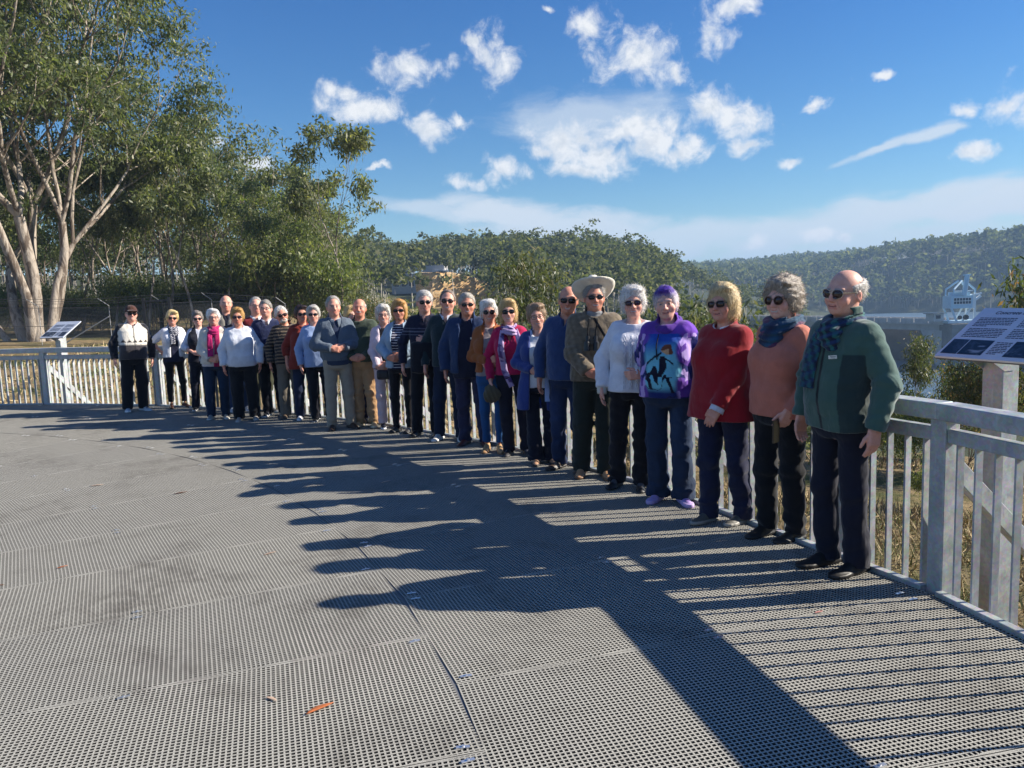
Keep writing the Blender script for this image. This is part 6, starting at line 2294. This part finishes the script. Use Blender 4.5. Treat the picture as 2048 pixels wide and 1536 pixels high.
# ------------------------------------------------------------------ rock cutting and house on the near hill
def rock():
    def fn(P):
        x, y, z = P.T
        st = np.round(z / .8 + .4 * wn(P, .25, 3)) * .8
        d = rbox(P, (0, 1.5, 2.6), (6.8, 2.6, 3.6), .25)
        d = d + .35 * np.sin(st * 7.3) * .5 + .25 * wn(P, 1.1, 4) + .12 * wn(P, 3.0, 5)
        return smax(d, z - 5.6 + .22 * x, .1)
    V, F = snets(fn, (-8, -3, -2), (8, 5, 8), .22)
    return mesh_np('rock', V * 1.3, F, False)
def rock_b(T, bs):
    v = coords(T)
    n1 = T.noise(T.mapping(v, scale=(.25, .25, 1.6)), 1.3, 5, .6, .5)
    n2 = T.noise(v, 1.8, 5, .65)
    c = T.mix(T.smooth(n1, .35, .65), (.50, .29, .11), (.60, .44, .24))
    c = T.mix(T.smooth(n2, .55, .72), c, (.16, .10, .06))
    T.put(bs.inputs['Base Color'], c)
    bump(T, bs, n2, .8, .3)
rx, ry = -11.5, 184.0
o = obj('rock_cutting', rock(), mat('sandstone', rough=.9, build=rock_b), loc=(rx, ry, gz(rx, ry) - .6), rz=.62)
tag(o, 'orange sandstone rock cutting in the hillside behind the navy jackets', 'rock face')

hs = empty('hillside_house', (HOUSE[0], HOUSE[1], gz(*HOUSE)), -.05, 'grey modern house with white trimmed roofs on the wooded hill', 'house')
MW = noisy('house_cladding', (.38, .37, .37), (.45, .44, .44), 1.5, .8, bstr=.1)
MR = mat('house_roof', (.55, .54, .52), .6)
MWt = mat('house_trim', (.75, .75, .74), .6)
MGL = mat('house_glass', (.05, .06, .08), .1)
obj('wall', MB().box((3.2, 0, 3.4), (5.6, 7, 7.4)), MW, hs)
obj('wing_wall', MB().box((-4.6, .5, 2.6), (7.5, 6, 5.2)), MW, hs)
obj('roof', MB().add([(-9, -3.4, 5.0), (-.0, -3.4, 6.5), (-.0, 4, 6.5), (-9, 4, 5.0), (-9, -3.4, 5.25), (-.0, -3.4, 6.75), (-.0, 4, 6.75), (-9, 4, 5.25)],
    [(3, 2, 1, 0), (4, 5, 6, 7), (0, 1, 5, 4), (1, 2, 6, 5), (2, 3, 7, 6), (3, 0, 4, 7)]), MR, hs)
obj('flat_roof', MB().box((5.6, -1.0, 5.6), (5.4, 6.5, .22)), MWt, hs)
for zz in (2.0, 5.2):
    w_ = obj('window', MB().box((5.0, -3.56, zz), (1.5, .1, 1.6)), MWt, hs); obj('pane', MB().box((5.0, -3.63, zz), (1.3, .06, 1.4)), MGL, w_)
for xx in (-7, -5, -3):
    w_ = obj('window', MB().box((xx, -2.56, 2.6), (1.5, .1, 1.6)), MWt, hs); obj('pane', MB().box((xx, -2.63, 2.6), (1.3, .06, 1.4)), MGL, w_)
for xx in (6.3, 8.1):
    obj('veranda_post', MB().box((xx, -4.0, 2.7), (.16, .16, 5.6)), MWt, hs)
obj('veranda_rail', MB().bar((6.3, -4.0, 1.5), (8.1, -4.0, 1.5), .1, .1), MWt, hs)

# ------------------------------------------------------------------ dam bridge, crane, lamps
M_CONC = noisy('weathered_concrete', (.58, .57, .54), (.42, .41, .39), .6, .85, bstr=.3, bscale=3., bdist=.05, kind='World', stretch=(1, 1, .35))
B0, B1 = Vector((116.8, 206.5, 0)), Vector((70., 314., 0))       # right (near) and left (far) ends
bd = (B1 - B0).normalized()
bl = (B1 - B0).length
br_ = empty('dam_bridge', (B0.x, B0.y, -9.2), math.atan2(bd.y, bd.x), 'long concrete road bridge over the dam spillway', 'bridge')
obj('deck_slab', MB().box((bl / 2 + 5, 0, -.85), (bl + 14, 7.0, .5)), M_CONC, br_)
obj('girder', MB().box((bl / 2 + 5, 0, -1.9), (bl + 14, 5.0, 1.6)), M_CONC, br_)
n = 30
for sy in (-3.3, 3.3):
    for k in range(n):
        L_ = (bl + 14) / n
        obj('parapet_panel', MB().box((-2 + L_ * (k + .5), sy, -.05), (L_ - .12, .25, 1.1)), M_CONC, br_)
for t_ in (48, 86):
    obj('pier', MB().prism([(-1.6, -2.7), (1.6, -2.7), (1.1, -24), (-1.1, -24)], (t_, 0, 0), (1, 0, 0), (0, 0, 1), (0, 1, 0), 5.0), M_CONC, br_)
obj('abutment', MB().prism([(-3, -2.7), (9, -2.7), (2, -16), (-3, -16)], (-4, 0, 0), (1, 0, 0), (0, 0, 1), (0, 1, 0), 6.0), M_CONC, br_)
# spillway wall added beneath; the shade under the bridge is put into its dark colour
o = obj('spillway_wall', MB().box((bl * .5 - 8, -9, -11.6), (bl * 1.45, 2.0, 18)), noisy('shaded_concrete', (.07, .075, .08), (.12, .12, .12), .4, .7, kind='World'), br_)

# blue gantry crane
cr = empty('gantry_crane', (118.6, 203.2, -9.6), .0, 'pale blue gantry crane with windowed machine house standing on the dam', 'crane')
cr.scale = (.93, .93, .93)
M_CB = noisy('crane_blue', (.55, .72, .82), (.46, .64, .76), 1.2, .5, bstr=0)
M_CW = mat('crane_pale', (.85, .88, .88), .5)
house_ = MB().box((-.6, 0, 5.6), (6.0, 4.4, 3.5))
hc = obj('machine_house', house_, M_CB, cr)
obj('window_band', MB().box((-.5, -2.22, 5.9), (4.9, .06, 1.9)), M_CW, hc)
for k in range(6):
    for j in range(2):
        wd = obj('window', MB().box((-2.55 + k * .82, -2.27, 5.45 + j * .9), (.66, .06, .72)), mat('crane_glass', (.05, .07, .10), .15), hc)
legs = (((-3.4, -2, 4.2), (-3.4, -2, 3.6)), )
for sy in (-2.0, 2.0):
    obj('leg', MB().bar((-3.4, sy, 3.9), (-1.9, sy, .3), .42, .42, (0, 1, 0)), M_CB, cr)
    obj('leg', MB().bar((2.0, sy, 3.9), (-.2, sy, .3), .36, .36, (0, 1, 0)), M_CW, cr)
    obj('column', MB().bar((3.1, sy, .0), (3.1, sy, 8.2), .45, .45, (0, 1, 0)), M_CW, cr)
    obj('upper_column', MB().bar((-2.9, sy, 7.4), (-2.9, sy, 9.3), .32, .32, (0, 1, 0)), M_CB, cr)
    obj('mast_brace', MB().bar((-2.9, sy, 9.2), (.0, sy * .4, 11.6), .42, .42, (0, 1, 0)), M_CB, cr)
    obj('mast_brace', MB().bar((3.1, sy, 9.0), (.6, sy * .4, 11.6), .42, .42, (0, 1, 0)), M_CB, cr)
    obj('upper_column', MB().bar((3.1, sy, 7.4), (3.1, sy, 9.2), .36, .36, (0, 1, 0)), M_CB, cr)
obj('side_tower', MB().box((2.75, 0, 5.7), (.9, 4.2, 4.0)), M_CW, cr)
obj('cross_beam', MB().bar((-2.9, -2.0, 8.7), (2.4, -2.0, 8.7), .34, .34), M_CW, cr)
obj('winch_cover', MB().box((-.2, 0, 7.9), (4.4, 3.2, 1.0)), M_CB, cr)
obj('jib', MB().bar((-.3, -2.4, 7.4), (.5, -2.4, 13.2), .95, .6, (0, 1, 0)), M_CB, cr)
obj('jib_edge', MB().bar((.25, -2.75, 7.4), (1.0, -2.75, 13.0), .18, .1, (0, 1, 0)), M_CW, cr)
obj('head_frame', MB().box((.7, -2.0, 13.1), (1.7, 1.2, .4)), M_CB, cr)
obj('platform', MB().bar((2.9, -2.2, 7.4), (4.8, -2.2, 7.9), .5, .3, (0, 1, 0)), M_CW, cr)
obj('counterweight', MB().bar((3.2, -2.0, 6.1), (4.7, -2.0, 7.2), .6, .5, (0, 1, 0)), M_CW, cr)
obj('base_beam', MB().box((0, 0, .05), (9.0, 5.0, .7)), M_CB, cr)
for sx in (-1.2, .5):
    obj('wheel', MB().tube([(sx, -2.6, 1.3), (sx, -2.2, 1.3)], .75 if sx > 0 else .55, 16), mat('rubber_dark', (.02, .02, .025), .7), cr)
lamp_x = [(12.3, 0), (22.6, 1)]
def street_lamp(loc, label, double=False):
    t = empty('street_lamp', loc, 0, label, 'street lamp')
    obj('pole', MB().tube([(0, 0, -1), (0, 0, 7.0)], [.11, .07], 8), M_POST, t)
    for s in ((-1, 1) if double else (1,)):
        obj('arm', MB().tube([(0, 0, 6.9), (s * .5, 0, 7.5), (s * 2.2, 0, 7.9)], [.06, .055, .04], 6), M_POST, t)
        obj('lamp_head', MB().box((s * 2.4, 0, 7.92), (.8, .26, .12)), M_POST, t)
street_lamp((cr.location.x + 9.5, cr.location.y + 2, -9.0), 'single arm grey street lamp standing right of the blue crane')
street_lamp((cr.location.x + 20, cr.location.y - 5, -10.4), 'double arm street lamp showing above the information sign', True)
ht = empty('control_hut', (cr.location.x - 7.0, cr.location.y - 1.0, -9.2), .3, 'small flat roofed concrete hut on the bridge left of the blue crane', 'hut')
obj('wall', MB().box((0, 0, 1.0), (3.2, 2.6, 2.0)), M_CONC, ht)
obj('roof', MB().box((0, 0, 2.1), (4.4, 3.4, .22)), mat('hut_roof', (.30, .30, .29), .7), ht)
w_ = obj('window', MB().box((-.2, -1.33, 1.15), (1.5, .06, .9)), MGL, ht)
# abutment ground under the crane
o = obj('dam_crest', MB().box((cr.location.x + 16, cr.location.y + 4, -16.4), (40, 16, 12.8)), noisy('crest_concrete', (.30, .29, .28), (.20, .20, .19), .5, .8, kind='World'))
tag(o, 'concrete dam crest block carrying the blue crane', 'dam')

# ------------------------------------------------------------------ leaves on the deck
def leaf_obj(x, y, L, rz, col, label, i, curl=.3):
    vs, fs = [], []
    n = 9
    for k in range(n):
        t = k / (n - 1)
        w = L * .11 * math.sin(math.pi * min(1, t * 1.02)) ** .8 + .0006
        z = .004 + curl * L * .35 * (t - .4) ** 2
        bx = .05 * L * math.sin(t * 4)
        vs += [(t * L - L / 2, bx - w, z + .3 * w), (t * L - L / 2, bx, z), (t * L - L / 2, bx + w, z + .3 * w)]
    for k in range(n - 1):
        for j in range(2):
            a = k * 3 + j
            fs.append((a, a + 3, a + 4, a + 1))
    me = MB().add(vs, fs).mesh('fallen_leaf', True)
    o = obj('fallen_leaf', me, noisy('dead_leaf_%d' % i, tuple(c * .7 for c in col), col, 40., .7, bstr=.1), loc=(x, y, .001), rz=rz)
    so_ = o.modifiers.new('thick', 'SOLIDIFY'); so_.thickness = .0008
    tag(o, label, 'leaf', 'gum leaves fallen on the deck')
OR, PL, BR = lin((206, 120, 70)), lin((200, 172, 150)), lin((120, 78, 52))
for i, (x, y, L, r, c, lab) in enumerate([(-.857, 3.055, .13, .75, OR, 'curled orange gum leaf lying on the open deck, the largest one'), (-1.09, 3.15, .07, -.5, PL, 'short pale gum leaf beside the large orange leaf'),
        (-1.70, 5.10, .09, .8, PL, 'pale gum leaf lying alone near the shadow heads'), (-3.05, 4.98, .07, .9, OR, 'small orange gum leaf on the left of the deck'), (-3.27, 4.67, .06, .3, BR, 'small dark brown gum leaf on the left of the deck'),
        (-3.08, 6.92, .12, .6, BR, 'brown gum leaf lying far out on the open deck'), (-4.08, 7.35, .12, .4, PL, 'pale gum leaf lying far out on the open deck'), (1.55, 3.83, .055, .4, lin((214, 150, 140)), 'small pink leaf near the corner post of the railing'),
        (-1.22, 7.05, .12, .9, PL, 'pale gum leaf lying in the shadows of the people')]):
    leaf_obj(x, y, L, r, c, lab, i)

# ------------------------------------------------------------------ air
def haze_obj():
    hm = bpy.data.materials.new('haze_air')
    hm.use_nodes = True
    nt = hm.node_tree
    nt.nodes.clear()
    pv = nt.nodes.new('ShaderNodeVolumePrincipled')
    pv.inputs['Color'].default_value = (.45, .68, 1.0, 1)
    pv.inputs['Density'].default_value = HAZE_D
    pv.inputs['Anisotropy'].default_value = .0
    oo = nt.nodes.new('ShaderNodeOutputMaterial')
    nt.links.new(pv.outputs[0], oo.inputs['Volume'])
    o = obj('haze', MB().box((0, 0, 35), (5400, 5400, 140)), hm)
    tag(o, 'thin blue air haze over the valley', 'haze', kind='stuff')
HAZE_D = .0004
haze_obj()
